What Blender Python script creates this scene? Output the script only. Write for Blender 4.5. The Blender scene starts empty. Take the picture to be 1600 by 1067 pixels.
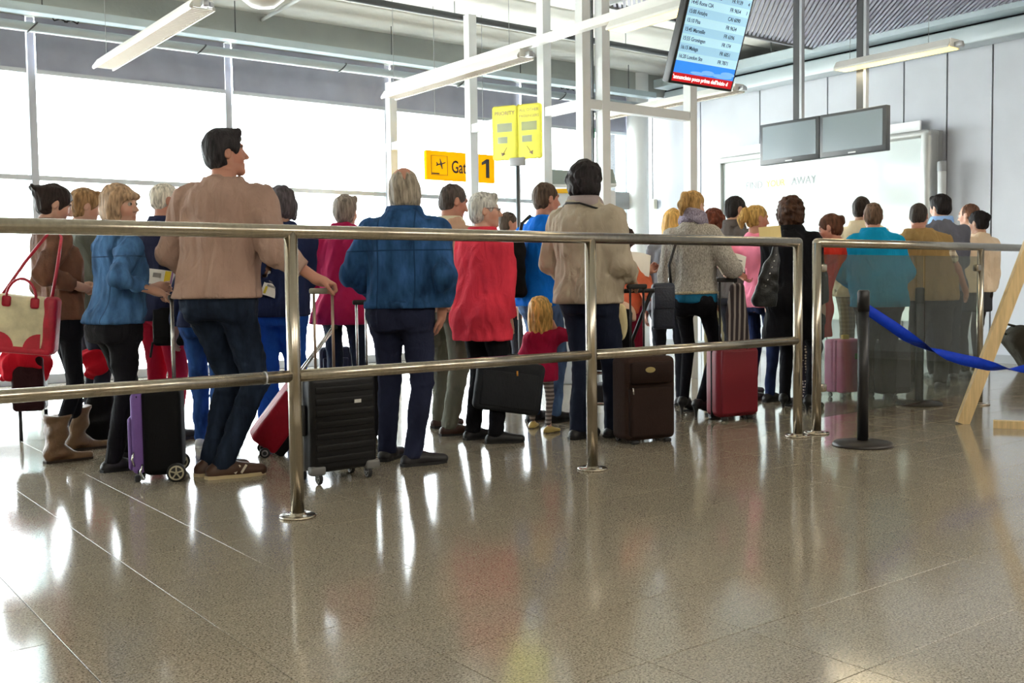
import bpy, bmesh, math, random
import numpy as np
from mathutils import Vector, Matrix
random.seed(7)
C = bpy.context.scene.collection
PI = math.pi
# ------------------------------------------------------------------ camera, world, exposure
FPX = 1602.4
CR = np.array([0.79564721, -0.60559956, -0.01395335])
CU = np.array([0.0450342, 0.03616463, 0.99833063])
CF = np.array([0.60408397, 0.79494735, -0.05604698])
CO = np.array([0, 0, 1.02])
cam = bpy.data.objects.new('camera', bpy.data.cameras.new('camera'))
C.objects.link(cam)
cam.data.sensor_width = 36.0
cam.data.lens = FPX / 1600 * 36.0
cam.data.clip_end = 400
m4 = Matrix.Identity(4)
for i in range(3):
    m4[i][0], m4[i][1], m4[i][2], m4[i][3] = CR[i], CU[i], -CF[i], CO[i]
cam.matrix_world = m4
sc = bpy.context.scene
sc.camera = cam
sc.view_settings.view_transform = 'Standard'
sc.view_settings.look = 'None'
sc.view_settings.gamma = 1.0
sc.view_settings.use_curve_mapping = False
sc.view_settings.exposure = 0.15
world = bpy.data.worlds.new('overcast_sky'); sc.world = world
world.use_nodes = True
bg = world.node_tree.nodes['Background']
bg.inputs[0].default_value = (0.90, 0.95, 1.0, 1)
bg.inputs[1].default_value = 13.0

def area(name, loc, rot, sx, sy, power, col, spread=180):
    l = bpy.data.lights.new(name, 'AREA'); l.shape = 'RECTANGLE'; l.size = sx; l.size_y = sy
    l.energy = power; l.color = col; l.spread = math.radians(spread)
    o = bpy.data.objects.new(name, l); o.location = loc; o.rotation_euler = rot; C.objects.link(o); return o
sun = bpy.data.lights.new('sun', 'SUN'); sun.energy = 45; sun.angle = 0.01; sun.color = (1, 0.96, 0.9)      # high sun behind the building, on the apron only
so_ = bpy.data.objects.new('sun', sun); so_.rotation_euler = (math.radians(32), 0, math.radians(12)); C.objects.link(so_)
# unseen warm fill lights, added in the hall behind the photographer
for i, (x, y) in enumerate([(-2.2, -1.6), (1.8, -2.2), (6.0, -2.2), (9.5, -0.5)]):
    area('hall_fill', (x, y, 4.0), (math.radians(25), 0, 0), 2.6, 1.6, 120, (1.0, 0.93, 0.82))

# ------------------------------------------------------------------ small helpers
def ray(px, py): return CF + CR * ((px - 800) / FPX) + CU * ((533.5 - py) / FPX)
def at(px, py, d): return CO + ray(px, py) * d                    # pixel + depth -> point
def on(px, py, ax, v):                                            # pixel + plane -> point
    r = ray(px, py); return CO + r * ((v - CO[ax]) / r[ax])
def fl(px, py): return on(px, py, 2, 0.0)
def depth(p): return float((np.asarray(p) - CO) @ CF)
def gd(px, d):                                                    # floor point in column px at depth d
    y = 533.5
    for _ in range(6):
        r = ray(px, y); y += (CO[2] / d + r[2]) * FPX
    return CO + ray(px, y) * d
def lin(h):
    h = h.lstrip('#'); v = [int(h[i:i+2], 16) / 255 for i in (0, 2, 4)]
    return tuple(x / 12.92 if x <= 0.04045 else ((x + 0.055) / 1.055) ** 2.4 for x in v) + (1,)

MATS = {}
def mat(name, col, rough=0.6, metal=0.0, kind=None, spec=0.5, **kw):
    if name in MATS: return MATS[name]
    m = bpy.data.materials.new(name); m.use_nodes = True; MATS[name] = m
    nt = m.node_tree; N, L = nt.nodes, nt.links
    p = N['Principled BSDF']
    col = lin(col) if isinstance(col, str) else col
    p.inputs['Base Color'].default_value = col
    p.inputs['Roughness'].default_value = rough
    p.inputs['Metallic'].default_value = metal
    p.inputs['Specular IOR Level'].default_value = min(spec, .12) if kind in ('cloth', 'denim', 'knit', 'dots', 'stripes', 'check') else spec
    def noise(scale, det=3, obj=True):
        tc = N.new('ShaderNodeTexCoord'); n = N.new('ShaderNodeTexNoise')
        n.inputs['Scale'].default_value = scale; n.inputs['Detail'].default_value = det
        mp = N.new('ShaderNodeMapping'); L.new(tc.outputs['Object'], mp.inputs[0]); L.new(mp.outputs[0], n.inputs['Vector'])
        return n, mp
    def vary(n, lo, hi):
        r = N.new('ShaderNodeMapRange'); r.inputs[1].default_value = 0.3; r.inputs[2].default_value = 0.7
        r.inputs[3].default_value = lo; r.inputs[4].default_value = hi; L.new(n.outputs[0], r.inputs[0])
        mx = N.new('ShaderNodeMix'); mx.data_type = 'RGBA'; mx.blend_type = 'MULTIPLY'; mx.inputs[0].default_value = 1
        mx.inputs[6].default_value = col
        L.new(r.outputs[0], mx.inputs[7]); L.new(mx.outputs[2], p.inputs['Base Color']); return mx
    def bump(src, strength, dist):
        b = N.new('ShaderNodeBump'); b.inputs['Strength'].default_value = strength; b.inputs['Distance'].default_value = dist
        L.new(src, b.inputs['Height']); L.new(b.outputs[0], p.inputs['Normal'])
    if kind == 'cloth':
        n, _ = noise(kw.get('scale', 6), 3); vary(n, 0.9, 1.08); n2, mp = noise(kw.get('bscale', 11), 3); n2.inputs['Distortion'].default_value = 1.2; mp.inputs['Scale'].default_value = (1, 1, .45); bump(n2.outputs[0], 0.75, kw.get('dist', 0.02))
    elif kind == 'denim':
        n, mp = noise(17, 7); mp.inputs['Scale'].default_value = (1, 1, 0.35); vary(n, 0.5, 1.55)
        n2, mp = noise(12, 4); n2.inputs['Distortion'].default_value = 1.2; mp.inputs['Scale'].default_value = (1, 1, .5); bump(n2.outputs[0], 0.6, 0.02)
        if kw.get('seams'):
            tc = N.new('ShaderNodeTexCoord'); sx = N.new('ShaderNodeSeparateXYZ'); L.new(tc.outputs['Object'], sx.inputs[0]); prev = None
            for ax, pos, sym in kw['seams']:
                src = sx.outputs[ax]
                if sym: ab = N.new('ShaderNodeMath'); ab.operation = 'ABSOLUTE'; L.new(src, ab.inputs[0]); src = ab.outputs[0]
                cm = N.new('ShaderNodeMath'); cm.operation = 'COMPARE'; cm.inputs[1].default_value = pos; cm.inputs[2].default_value = 0.004; L.new(src, cm.inputs[0])
                if prev is None: prev = cm.outputs[0]
                else:
                    mxm = N.new('ShaderNodeMath'); mxm.operation = 'MAXIMUM'; L.new(prev, mxm.inputs[0]); L.new(cm.outputs[0], mxm.inputs[1]); prev = mxm.outputs[0]
            lk = p.inputs['Base Color'].links[0]; m9 = N.new('ShaderNodeMix'); m9.data_type = 'RGBA'; L.new(prev, m9.inputs[0]); L.new(lk.from_socket, m9.inputs[6]); m9.inputs[7].default_value = tuple(c * .6 for c in col[:3]) + (1,); L.new(m9.outputs[2], p.inputs['Base Color'])
    elif kind == 'knit':
        n, mp = noise(150, 2); mp.inputs['Scale'].default_value = (1, 1, 0.4); vary(n, 0.55, 1.35); bump(n.outputs[0], 0.9, 0.008)
    elif kind == 'leather':
        n, _ = noise(9, 5); vary(n, 0.7, 1.25); n2, _ = noise(60, 4); bump(n2.outputs[0], 0.5, 0.008)
    elif kind == 'metal':
        n, mp = noise(60, 3); mp.inputs['Scale'].default_value = (1, 1, 0.03) ; vary(n, 0.85, 1.1)
    elif kind == 'paint':
        n, _ = noise(1.5, 4); vary(n, 0.93, 1.05)
    elif kind == 'concrete':
        n, _ = noise(1.2, 6); vary(n, 0.85, 1.1); n2, _ = noise(18, 6); bump(n2.outputs[0], 0.3, 0.01)
    elif kind == 'wood':
        n, mp = noise(7, 6); mp.inputs['Scale'].default_value = kw.get('stretch', (6, 6, 0.6)); vary(n, 0.78, 1.15)
        bump(n.outputs[0], 0.1, 0.003)
    elif kind == 'hair':
        n, mp = noise(55, 4); mp.inputs['Scale'].default_value = (1.3, 1.3, 0.22); vary(n, 0.5, 1.6); bump(n.outputs[0], 1.0, 0.012)
    elif kind == 'skin':
        a = N.new('ShaderNodeAttribute'); a.attribute_name = 'Col'; L.new(a.outputs['Color'], p.inputs['Base Color'])
        n, _ = noise(90, 3); bump(n.outputs[0], 0.15, 0.002)
    elif kind == 'granite':
        g = N.new('ShaderNodeNewGeometry')
        oi = N.new('ShaderNodeObjectInfo')
        v = N.new('ShaderNodeTexVoronoi'); v.inputs['Scale'].default_value = 290; L.new(g.outputs['Position'], v.inputs['Vector'])
        n = N.new('ShaderNodeTexNoise'); n.inputs['Scale'].default_value = 150; n.inputs['Detail'].default_value = 3; L.new(g.outputs['Position'], n.inputs['Vector'])
        rp = N.new('ShaderNodeValToRGB'); e = rp.color_ramp.elements
        e[0].position = 0.0; e[0].color = lin('#403b34'); e[1].position = 1.0; e[1].color = lin('#b4ac9f')
        for pos, cc in ((0.28, '#6a6252'), (0.45, '#8c8373'), (0.7, '#9b917f')):
            q = e.new(pos); q.color = lin(cc)
        ad = N.new('ShaderNodeMath'); ad.operation = 'MULTIPLY_ADD'; ad.inputs[1].default_value = 0.45
        sp = N.new('ShaderNodeSeparateColor'); L.new(v.outputs['Color'], sp.inputs[0]); L.new(sp.outputs[0], ad.inputs[0])
        ms = N.new('ShaderNodeMath'); ms.operation = 'MULTIPLY_ADD'; ms.inputs[1].default_value = 1.5; ms.inputs[2].default_value = -0.45
        L.new(n.outputs[0], ms.inputs[0]); L.new(ms.outputs[0], ad.inputs[2]); L.new(ad.outputs[0], rp.inputs[0])
        rr = N.new('ShaderNodeMapRange'); rr.inputs[3].default_value = 0.96; rr.inputs[4].default_value = 1.03; L.new(oi.outputs['Random'], rr.inputs[0])
        mx = N.new('ShaderNodeMix'); mx.data_type = 'RGBA'; mx.blend_type = 'MULTIPLY'; mx.inputs[0].default_value = 1
        L.new(rp.outputs[0], mx.inputs[6]); L.new(rr.outputs[0], mx.inputs[7]); L.new(mx.outputs[2], p.inputs['Base Color'])
        n3 = N.new('ShaderNodeTexNoise'); n3.inputs['Scale'].default_value = 3; L.new(g.outputs['Position'], n3.inputs['Vector'])
        r3 = N.new('ShaderNodeMapRange'); r3.inputs[3].default_value = rough * 0.7; r3.inputs[4].default_value = rough * 1.4
        L.new(n3.outputs[0], r3.inputs[0]); L.new(r3.outputs[0], p.inputs['Roughness'])
    elif kind == 'dots':
        tc = N.new('ShaderNodeTexCoord'); v = N.new('ShaderNodeTexVoronoi'); v.inputs['Scale'].default_value = 42; v.inputs['Randomness'].default_value = 0.25
        L.new(tc.outputs['Object'], v.inputs['Vector']); r = N.new('ShaderNodeMath'); r.operation = 'LESS_THAN'; r.inputs[1].default_value = 0.34
        L.new(v.outputs['Distance'], r.inputs[0]); mx = N.new('ShaderNodeMix'); mx.data_type = 'RGBA'
        mx.inputs[6].default_value = col; mx.inputs[7].default_value = lin(kw['col2']); L.new(r.outputs[0], mx.inputs[0]); L.new(mx.outputs[2], p.inputs['Base Color'])
    elif kind in ('stripes', 'check'):
        tc = N.new('ShaderNodeTexCoord'); sx = N.new('ShaderNodeSeparateXYZ'); L.new(tc.outputs['Object'], sx.inputs[0])
        def band(ax, fr):
            a = N.new('ShaderNodeMath'); a.operation = 'MULTIPLY'; a.inputs[1].default_value = fr; L.new(sx.outputs[ax], a.inputs[0])
            b = N.new('ShaderNodeMath'); b.operation = 'SINE'; L.new(a.outputs[0], b.inputs[0])
            g2 = N.new('ShaderNodeMath'); g2.operation = 'GREATER_THAN'; g2.inputs[1].default_value = kw.get('duty', 0.2); L.new(b.outputs[0], g2.inputs[0]); return g2.outputs[0]
        f = band(kw.get('axis', 'Z'), kw.get('freq', 140))
        if kind == 'check':
            f2 = band('X', kw.get('freq', 140)); mxx = N.new('ShaderNodeMath'); mxx.operation = 'ADD'; L.new(f, mxx.inputs[0]); L.new(f2, mxx.inputs[1])
            md = N.new('ShaderNodeMath'); md.operation = 'MULTIPLY'; md.inputs[1].default_value = 0.5; L.new(mxx.outputs[0], md.inputs[0]); f = md.outputs[0]
        mx = N.new('ShaderNodeMix'); mx.data_type = 'RGBA'; mx.inputs[6].default_value = col; mx.inputs[7].default_value = lin(kw['col2'])
        L.new(f, mx.inputs[0]); L.new(mx.outputs[2], p.inputs['Base Color'])
    elif kind == 'emit':
        p.inputs['Emission Color'].default_value = col; p.inputs['Emission Strength'].default_value = kw['power']
    elif kind == 'eye':
        tc = N.new('ShaderNodeTexCoord'); sx = N.new('ShaderNodeSeparateXYZ'); L.new(tc.outputs['Object'], sx.inputs[0])
        g2 = N.new('ShaderNodeMath'); g2.operation = 'GREATER_THAN'; g2.inputs[1].default_value = 0.0095; L.new(sx.outputs['Y'], g2.inputs[0])
        mx = N.new('ShaderNodeMix'); mx.data_type = 'RGBA'; mx.inputs[6].default_value = lin('#a39a92'); mx.inputs[7].default_value = lin('#2a2420')
        L.new(g2.outputs[0], mx.inputs[0]); L.new(mx.outputs[2], p.inputs['Base Color'])
    elif kind == 'glass':            # thin pane: lets light straight through, reflects by Fresnel
        N.remove(p); t = N.new('ShaderNodeBsdfTransparent'); t.inputs[0].default_value = col
        gl = N.new('ShaderNodeBsdfGlossy'); gl.inputs['Roughness'].default_value = rough
        lw = N.new('ShaderNodeLayerWeight'); pw = N.new('ShaderNodeMath'); pw.operation = 'POWER'; pw.inputs[1].default_value = 4.5; L.new(lw.outputs['Facing'], pw.inputs[0])
        fr = N.new('ShaderNodeMath'); fr.operation = 'MULTIPLY_ADD'; fr.inputs[1].default_value = 0.9; fr.inputs[2].default_value = kw.get('f0', 0.03); L.new(pw.outputs[0], fr.inputs[0])
        mx = N.new('ShaderNodeMixShader'); L.new(fr.outputs[0], mx.inputs[0]); L.new(t.outputs[0], mx.inputs[1]); L.new(gl.outputs[0], mx.inputs[2])
        if kw.get('haze'):
            df = N.new('ShaderNodeBsdfDiffuse'); df.inputs[0].default_value = lin('#9aa39a'); m2 = N.new('ShaderNodeMixShader'); m2.inputs[0].default_value = kw['haze']
            L.new(mx.outputs[0], m2.inputs[1]); L.new(df.outputs[0], m2.inputs[2]); mx = m2
        L.new(mx.outputs[0], N['Material Output'].inputs[0])
    elif kind == 'translucent':
        N.remove(p); d = N.new('ShaderNodeBsdfDiffuse'); d.inputs[0].default_value = col; t = N.new('ShaderNodeBsdfTranslucent'); t.inputs[0].default_value = col
        mx = N.new('ShaderNodeMixShader'); mx.inputs[0].default_value = kw.get('amount', 0.5); L.new(d.outputs[0], mx.inputs[1]); L.new(t.outputs[0], mx.inputs[2]); L.new(mx.outputs[0], N['Material Output'].inputs[0])
    return m

def link(name, me, parent=None, material=None):
    o = bpy.data.objects.new(name, me)
    if material is not None and not me.materials: me.materials.append(material)
    C.objects.link(o)
    if parent is not None: o.parent = parent
    return o
def tag(o, label=None, cat=None, group=None, kind=None):
    if label: o['label'] = label
    if cat: o['category'] = cat
    if group: o['group'] = group
    if kind: o['kind'] = kind
    return o
def empty(name, loc=(0, 0, 0), rz=0, **k):
    o = bpy.data.objects.new(name, None); o.location = loc; o.rotation_euler = (0, 0, rz); o.empty_display_size = 0.1
    C.objects.link(o); return tag(o, **k)
def thing(name, label, cat, loc=(0, 0, 0), rz=0, group=None): return empty(name, loc, rz, label=label, cat=cat, group=group)

class MB:
    def __init__(s): s.v = []; s.f = []; s.sm = []
    def add(s, vs, fs, smooth=False):
        n = len(s.v); s.v += [tuple(map(float, v)) for v in vs]; s.f += [tuple(i + n for i in f) for f in fs]; s.sm += [smooth] * len(fs); return s
    def box(s, c, d, R=None):
        hx, hy, hz = d[0] / 2, d[1] / 2, d[2] / 2
        vs = [np.array((x, y, z)) for x in (-hx, hx) for y in (-hy, hy) for z in (-hz, hz)]
        if R is not None: vs = [R @ v for v in vs]
        return s.add([v + np.array(c) for v in vs], [(0, 1, 3, 2), (4, 6, 7, 5), (0, 4, 5, 1), (2, 3, 7, 6), (0, 2, 6, 4), (1, 5, 7, 3)])
    def bar(s, p0, p1, w, h, up=(0, 0, 1)):
        p0, p1 = np.array(p0, float), np.array(p1, float); d = p1 - p0; L = np.linalg.norm(d); d /= L
        u = np.array(up, float); 
        if abs(d @ u) > 0.98: u = np.array((1., 0, 0))
        x = np.cross(d, u); x /= np.linalg.norm(x); z = np.cross(x, d)
        return s.box((p0 + p1) / 2, (w, L, h), np.array([x, d, z]).T)
    def rbox(s, c, d, r, seg=3, R=None):
        bm = bmesh.new(); bmesh.ops.create_cube(bm, size=1)
        for v in bm.verts: v.co = Vector((v.co.x * d[0], v.co.y * d[1], v.co.z * d[2]))
        bmesh.ops.bevel(bm, geom=list(bm.edges), offset=r, segments=seg, profile=0.5, affect='EDGES')
        vs = [np.array(v.co) for v in bm.verts]
        if R is not None: vs = [R @ v for v in vs]
        bm.verts.index_update()
        s.add([v + np.array(c) for v in vs], [[v.index for v in f.verts] for f in bm.faces], True); bm.free(); return s
    def tube(s, pts, r, n=10, cap=True, closed=False):
        pts = [np.array(p, float) for p in pts]; k = len(pts); rs = r if hasattr(r, '__len__') else [r] * k
        vs = []; prev = None
        for i, p in enumerate(pts):
            a = pts[i - 1] if (i > 0 or closed) else p; b = pts[(i + 1) % k] if (i < k - 1 or closed) else p
            d = b - a; d /= (np.linalg.norm(d) + 1e-12)
            if prev is None:
                u = np.array((0, 0, 1.)) if abs(d[2]) < 0.9 else np.array((1., 0, 0)); x = np.cross(d, u)
            else: x = prev - d * (prev @ d)
            x /= (np.linalg.norm(x) + 1e-12); y = np.cross(d, x); prev = x
            for j in range(n):
                t = 2 * PI * j / n; vs.append(p + rs[i] * (math.cos(t) * x + math.sin(t) * y))
        fs = []
        for i in range(k if closed else k - 1):
            for j in range(n):
                a, b = i * n + j, i * n + (j + 1) % n; c2, d2 = ((i + 1) % k) * n + (j + 1) % n, ((i + 1) % k) * n + j
                fs.append((a, d2, c2, b))
        s.add(vs, fs, True)
        if cap and not closed:
            m = len(s.v) - len(vs); s.f += [tuple(m + j for j in range(n)), tuple(m + (k - 1) * n + j for j in reversed(range(n)))]; s.sm += [False, False]
        return s
    def lathe(s, prof, n=24, c=(0, 0, 0), axis=2):
        vs = []
        for r, z in prof:
            for j in range(n):
                t = 2 * PI * j / n; q = [r * math.cos(t), r * math.sin(t), z]
                if axis == 0: q = [q[2], q[0], q[1]]
                if axis == 1: q = [q[1], q[2], q[0]]
                vs.append(np.array(q) + np.array(c))
        fs = [(i * n + j, i * n + (j + 1) % n, (i + 1) * n + (j + 1) % n, (i + 1) * n + j) for i in range(len(prof) - 1) for j in range(n)]
        return s.add(vs, fs, True)
    def prism(s, poly, t, fn):            # 2-D outline extruded by t; fn maps (u, v, w) to a point
        n = len(poly); vs = [fn(u, v, 0) for u, v in poly] + [fn(u, v, t) for u, v in poly]
        fs = [tuple(range(n)), tuple(range(2 * n - 1, n - 1, -1))] + [(i, i + n, (i + 1) % n + n, (i + 1) % n) for i in range(n)]
        return s.add(vs, fs)
    def mesh(s, name):
        me = bpy.data.meshes.new(name); me.from_pydata(s.v, [], s.f); me.polygons.foreach_set('use_smooth', s.sm); me.update(); return me
    def build(s, name, m, parent=None, fix=True):
        me = s.mesh(name)
        if fix:
            bm = bmesh.new(); bm.from_mesh(me); bmesh.ops.recalc_face_normals(bm, faces=bm.faces); bm.to_mesh(me); bm.free()
        return link(name, me, parent, m)
def text(s, size, loc, R, m, parent, name='lettering', align='LEFT', extrude=0.0005, bold=0.0, wide=1.0):
    cu = bpy.data.curves.new(name, 'FONT'); cu.body = s; cu.size = size; cu.align_x = align; cu.align_y = 'CENTER'; cu.extrude = extrude; cu.offset = bold; cu.resolution_u = 3
    o = bpy.data.objects.new(name, cu); C.objects.link(o)
    me = bpy.data.meshes.new_from_object(o.evaluated_get(bpy.context.evaluated_depsgraph_get()))
    bpy.data.objects.remove(o); bpy.data.curves.remove(cu); o = bpy.data.objects.new(name, me); me.materials.clear(); me.materials.append(m); C.objects.link(o)
    M = Matrix.Identity(4)
    for i in range(3):
        M[i][0], M[i][1], M[i][2], M[i][3] = R[i][0] * wide, R[i][1], R[i][2], loc[i]
    o.parent = parent; o.matrix_local = M; return o

# ------------------------------------------------------------------ structure
XR, YW, ZC = 11.95, 12.06, 4.3
M_gran = mat('granite', '#8c8373', 0.105, kind='granite', spec=0.55)
M_grout = mat('grout', '#4a443a', 0.8)
M_panel = mat('wall_panel_grey', '#bec2ca', 0.32, kind='paint')
M_dark = mat('dark_gap', '#20222a', 0.7)
M_conc = mat('concrete', '#a3a7a3', 0.85, kind='concrete')
M_ceil = mat('ceiling_concrete', '#cfcdc6', 0.85, kind='concrete')
M_white = mat('white_steel', '#dcdfe0', 0.45, kind='paint')
M_grey = mat('grey_steel', '#9a9d9f', 0.5)
M_alu = mat('aluminium', '#b9bdc2', 0.4, 0.6)
M_blind = mat('blind_fabric', '#a3a5b4', 0.9, kind='cloth', scale=3, bscale=200, dist=0.001)
M_glass = mat('window_glass', (0.98, 1.0, 0.99, 1), 0.0, kind='glass')
M_steel = mat('stainless', '#b3aa9b', 0.24, 1.0, kind='metal')
M_black = mat('black_plastic', '#17181a', 0.4)
M_beige = mat('hall_wall_beige', '#b8a684', 0.7, kind='paint')
M_cream = mat('hall_wall_light', '#cfc9bb', 0.7, kind='paint')

# floor: granite tiles 40 x 40 cm
floor = tag(MB().box((3, 2, -0.053), (20, 21, 0.1)).build('floor', M_grout), kind='structure', label='polished speckled brown granite floor of square tiles')
TX0, TY0, TS = 0.72, 1.94, 0.4
tm = bmesh.new(); bmesh.ops.create_cube(tm, size=1)
for v in tm.verts: v.co = Vector((v.co.x * (TS - 0.003), v.co.y * (TS - 0.003), v.co.z * 0.012))
bmesh.ops.bevel(tm, geom=[e for e in tm.edges if all(v.co.z > 0 for v in e.verts)], offset=0.0006, segments=1, affect='EDGES')
tme = bpy.data.meshes.new('tile'); tm.to_mesh(tme); tm.free(); tme.materials.append(M_gran)
cells = []
for i in range(-18, 29):
    for j in range(-22, 26):
        x, y = TX0 + (i + 0.5) * TS, TY0 + (j + 0.5) * TS
        if x > XR - 0.1 or y > YW - 0.1: continue
        d = depth((x, y, 0)); vis = False
        if d > 1.6:
            q = np.array((x, y, 0)) - CO; px = 800 + FPX * (q @ CR) / d; py = 533.5 - FPX * (q @ CU) / d
            vis = -150 < px < 1750 and py < 1250
        cells.append((0 if vis else 1, d, x, y))
cells.sort()
rest = MB()
for k, (nv, d, x, y) in enumerate(cells):
    if k < 300:
        link('tile', tme, floor).location = (x, y, -0.006)
    else:
        h = (TS - 0.003) / 2
        rest.add([(x - h, y - h, 0), (x + h, y - h, 0), (x + h, y + h, 0), (x - h, y + h, 0)], [(0, 1, 2, 3)])
tag(rest.build('far_tiles', M_gran, floor, fix=False), kind='stuff')

# ground outside
tag(MB().box((3, 62, -0.2), (140, 99, 0.1)).build('ground', mat('apron_concrete', '#dededa', 0.8, kind='concrete')), kind='structure', label='pale concrete apron outside the windows')

# window wall
M_mul = mat('mullion_grey', '#b3b4bc', 0.5)
mul = [2.68 + 2.198 * k for k in range(-4, 5)]
for k in range(-4, 4):
    x0, x1 = 2.68 + 2.198 * k, 2.68 + 2.198 * (k + 1)
    w = empty('window_%d' % (k + 5), (x0, YW, 0), kind='structure', label='tall backlit glazed bay under a lowered grey blind')
    W = x1 - x0
    MB().box((0, 0, 1.97), (0.075, 0.14, 3.94)).build('mullion', M_mul, w)
    MB().box((W / 2, 0, 2.24), (W - 0.075, 0.09, 0.055)).build('transom_bar', M_alu, w)
    MB().box((W / 2, 0, 0.05), (W - 0.075, 0.12, 0.1)).build('sill', M_alu, w)
    MB().box((W / 2, 0, 1.157), (W - 0.07, 0.012, 2.11)).build('pane', M_glass, w)
    MB().box((W / 2, 0, 3.1), (W - 0.07, 0.012, 1.66)).build('pane', M_glass, w)
    MB().box((W / 2 - 0.01, -0.11, 3.66), (W - 0.10, 0.006, 0.56)).build('roller_blind', M_blind, w)
    MB().box((W / 2 - 0.01, -0.11, 3.365), (W - 0.10, 0.03, 0.045)).build('blind_rail', M_alu, w)
    MB().box((W - 0.12, 0, 1.7), (0.11, 0.05, 3.3)).build('inner_jamb', mat('pale_green_glass_edge', '#e6f4f4', 0.3, kind='translucent', amount=0.8), w)
w = empty('window_9', (11.47, YW, 0), kind='structure', label='narrow last glazed strip beside the corner column')
MB().box((0, 0, 1.97), (0.075, 0.14, 3.94)).build('mullion', M_mul, w)
MB().box((0.23, 0, 1.9), (0.4, 0.012, 3.7)).build('pane', M_glass, w)
# upper wall and beam over the windows
tag(MB().box((3, YW - 0.18, 4.12), (20, 0.46, 0.36)).build('wall_window', M_conc), kind='structure', label='grey concrete beam above the window blinds')
# right wall of grey panels
wr = tag(MB().box((XR + 0.13, 3, 2.15), (0.2, 20, 4.3)).build('wall_right', M_dark), kind='structure', label='light grey panelled wall with dark vertical joints')
ys = [12.02, 10.87, 9.73, 8.58, 7.44, 6.86, 6.29, 5.15, 4.0, 2.85, 1.7, 0.55, -0.6, -1.75, -2.9, -4.05, -5.2, -6.35]
for a, b in zip(ys, ys[1:]):
    MB().box((XR + 0.015, (a + b) / 2, 2.0), (0.03, a - b - 0.022, 3.94)).build('panel', M_panel, wr)
tag(MB().box((XR - 0.01, 3, 0.05), (0.02, 19, 0.1)).build('baseboard_right', M_grey), kind='structure', label='grey skirting along the panelled wall')
tag(MB().box((3, -7.6, 2.15), (20, 0.2, 4.3)).build('wall_back', M_beige), kind='structure', label='beige wall of the hall behind')
tag(MB().box((-6.9, 2.2, 2.15), (0.2, 20, 4.3)).build('wall_left', M_cream), kind='structure', label='pale wall closing the hall at its far side')
# ceiling planks running along the windows
ce = tag(MB().box((3, 2, ZC + 0.2), (20.2, 21, 0.3)).build('ceiling', M_dark), kind='structure', label='pale concrete ceiling of long planks')
y = 11.86
while y > -7.4:
    bm_ = MB().rbox((2.6, y - 0.59, ZC + 0.03), (19, 1.17, 0.12), 0.03, 2); bm_.build('plank', M_ceil, ce); y -= 1.2
# round column in the corner
cc = on(998, 430, 1, 11.75)
tag(MB().lathe([(0.17, 0), (0.17, 4.29)], 32, (cc[0], 11.75, 0)).build('round_column', M_white), kind='structure', label='white round column in the corner')
# ------------------------------------------------------------------ ducts, trays and boxes under the ceiling
M_galv = mat('galvanised', '#b4c2c8', 0.4, 0.35, kind='paint')
M_galv2 = mat('galvanised_dull', '#a9b2b6', 0.5, 0.3, kind='paint')
M_pipe = mat('dark_pipe', '#4a4d50', 0.5)
YP = 11.3
p0, p1 = on(0, 14, 1, YP), on(600, 95, 1, YP)
zt = (p0[2] + p1[2]) / 2
t = thing('cable_tray', 'long pale blue galvanised cable tray above the window blinds', 'cable tray', (0, YP, zt))
MB().box((4.9, 0, 0), (12.9, 0.16, 0.012)).box((4.9, -0.08, 0.035), (12.9, 0.008, 0.075)).box((4.9, 0.08, 0.035), (12.9, 0.008, 0.075)).build('tray', M_galv, t)
for k in range(6): MB().tube([(0.6 + 2.05 * k, 0, 0), (0.6 + 2.05 * k, 0, ZC - zt)], 0.006, 6).build('hanger', M_pipe, t)
zp = (on(0, 35, 1, YP)[2] + on(600, 115, 1, YP)[2]) / 2
t = thing('round_duct', 'round galvanised pipe hanging just below the long cable tray', 'pipe', (0, YP, zp))
MB().tube([(-1.6, 0, 0), (11.3, 0, 0)], 0.05, 14).build('pipe', M_galv2, t)
for k in range(7):
    MB().tube([(0.8 + 1.75 * k + 0.05 * math.cos(a), 0.056 * math.sin(a), 0.056 * math.cos(a)) for a in np.linspace(0, 2 * PI, 13)[:-1]], 0.008, 6, closed=True).build('clamp', M_pipe, t)
# right wall tray and soffit duct
XT = XR - 0.42
t = thing('cable_tray', 'perforated galvanised cable tray along the grey panelled wall', 'cable tray', (XT, 0, 3.98))
MB().box((0, 3.1, 0), (0.3, 16.4, 0.012)).box((-0.15, 3.1, 0.06), (0.008, 16.4, 0.12)).box((0.15, 3.1, 0.06), (0.008, 16.4, 0.12)).build('tray', M_galv, t)
for k in range(7): MB().tube([(-0.12, 10.6 - 1.5 * k, 0), (-0.12, 10.6 - 1.5 * k, ZC - 3.98)], 0.006, 6).build('hanger', M_pipe, t)
t = thing('ventilation_duct', 'flat grey duct running under the tray at the panelled wall', 'duct', (XR - 0.2, 0, 3.84))
MB().rbox((0, 3.1, 0), (0.3, 16.4, 0.2), 0.02, 2).build('duct', M_galv2, t)
for (xa, ya), (xb, yb), h, r_, lab in (
        ((560, 3), (880, 52), 4.1, 0.038, 'thick dark sprinkler pipe under the ceiling above the gantry'),):
    a, b = on(xa, ya, 2, h), on(xb, yb, 2, h); a[1] = b[1] = (a[1] + b[1]) / 2
    t = thing('sprinkler_pipe', lab, 'pipe', tuple(a)); L_ = b[0] - a[0]
    MB().tube([(-2.5, 0, 0), (L_ + 4.5, 0, 0)], r_, 10).build('pipe', M_pipe, t)
    for k in range(6):
        MB().tube([(-1.5 + 1.35 * k, 0.0, -0.045), (-1.5 + 1.35 * k, 0, ZC - h)], 0.006, 6).build('hanger', M_grey, t)
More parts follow.
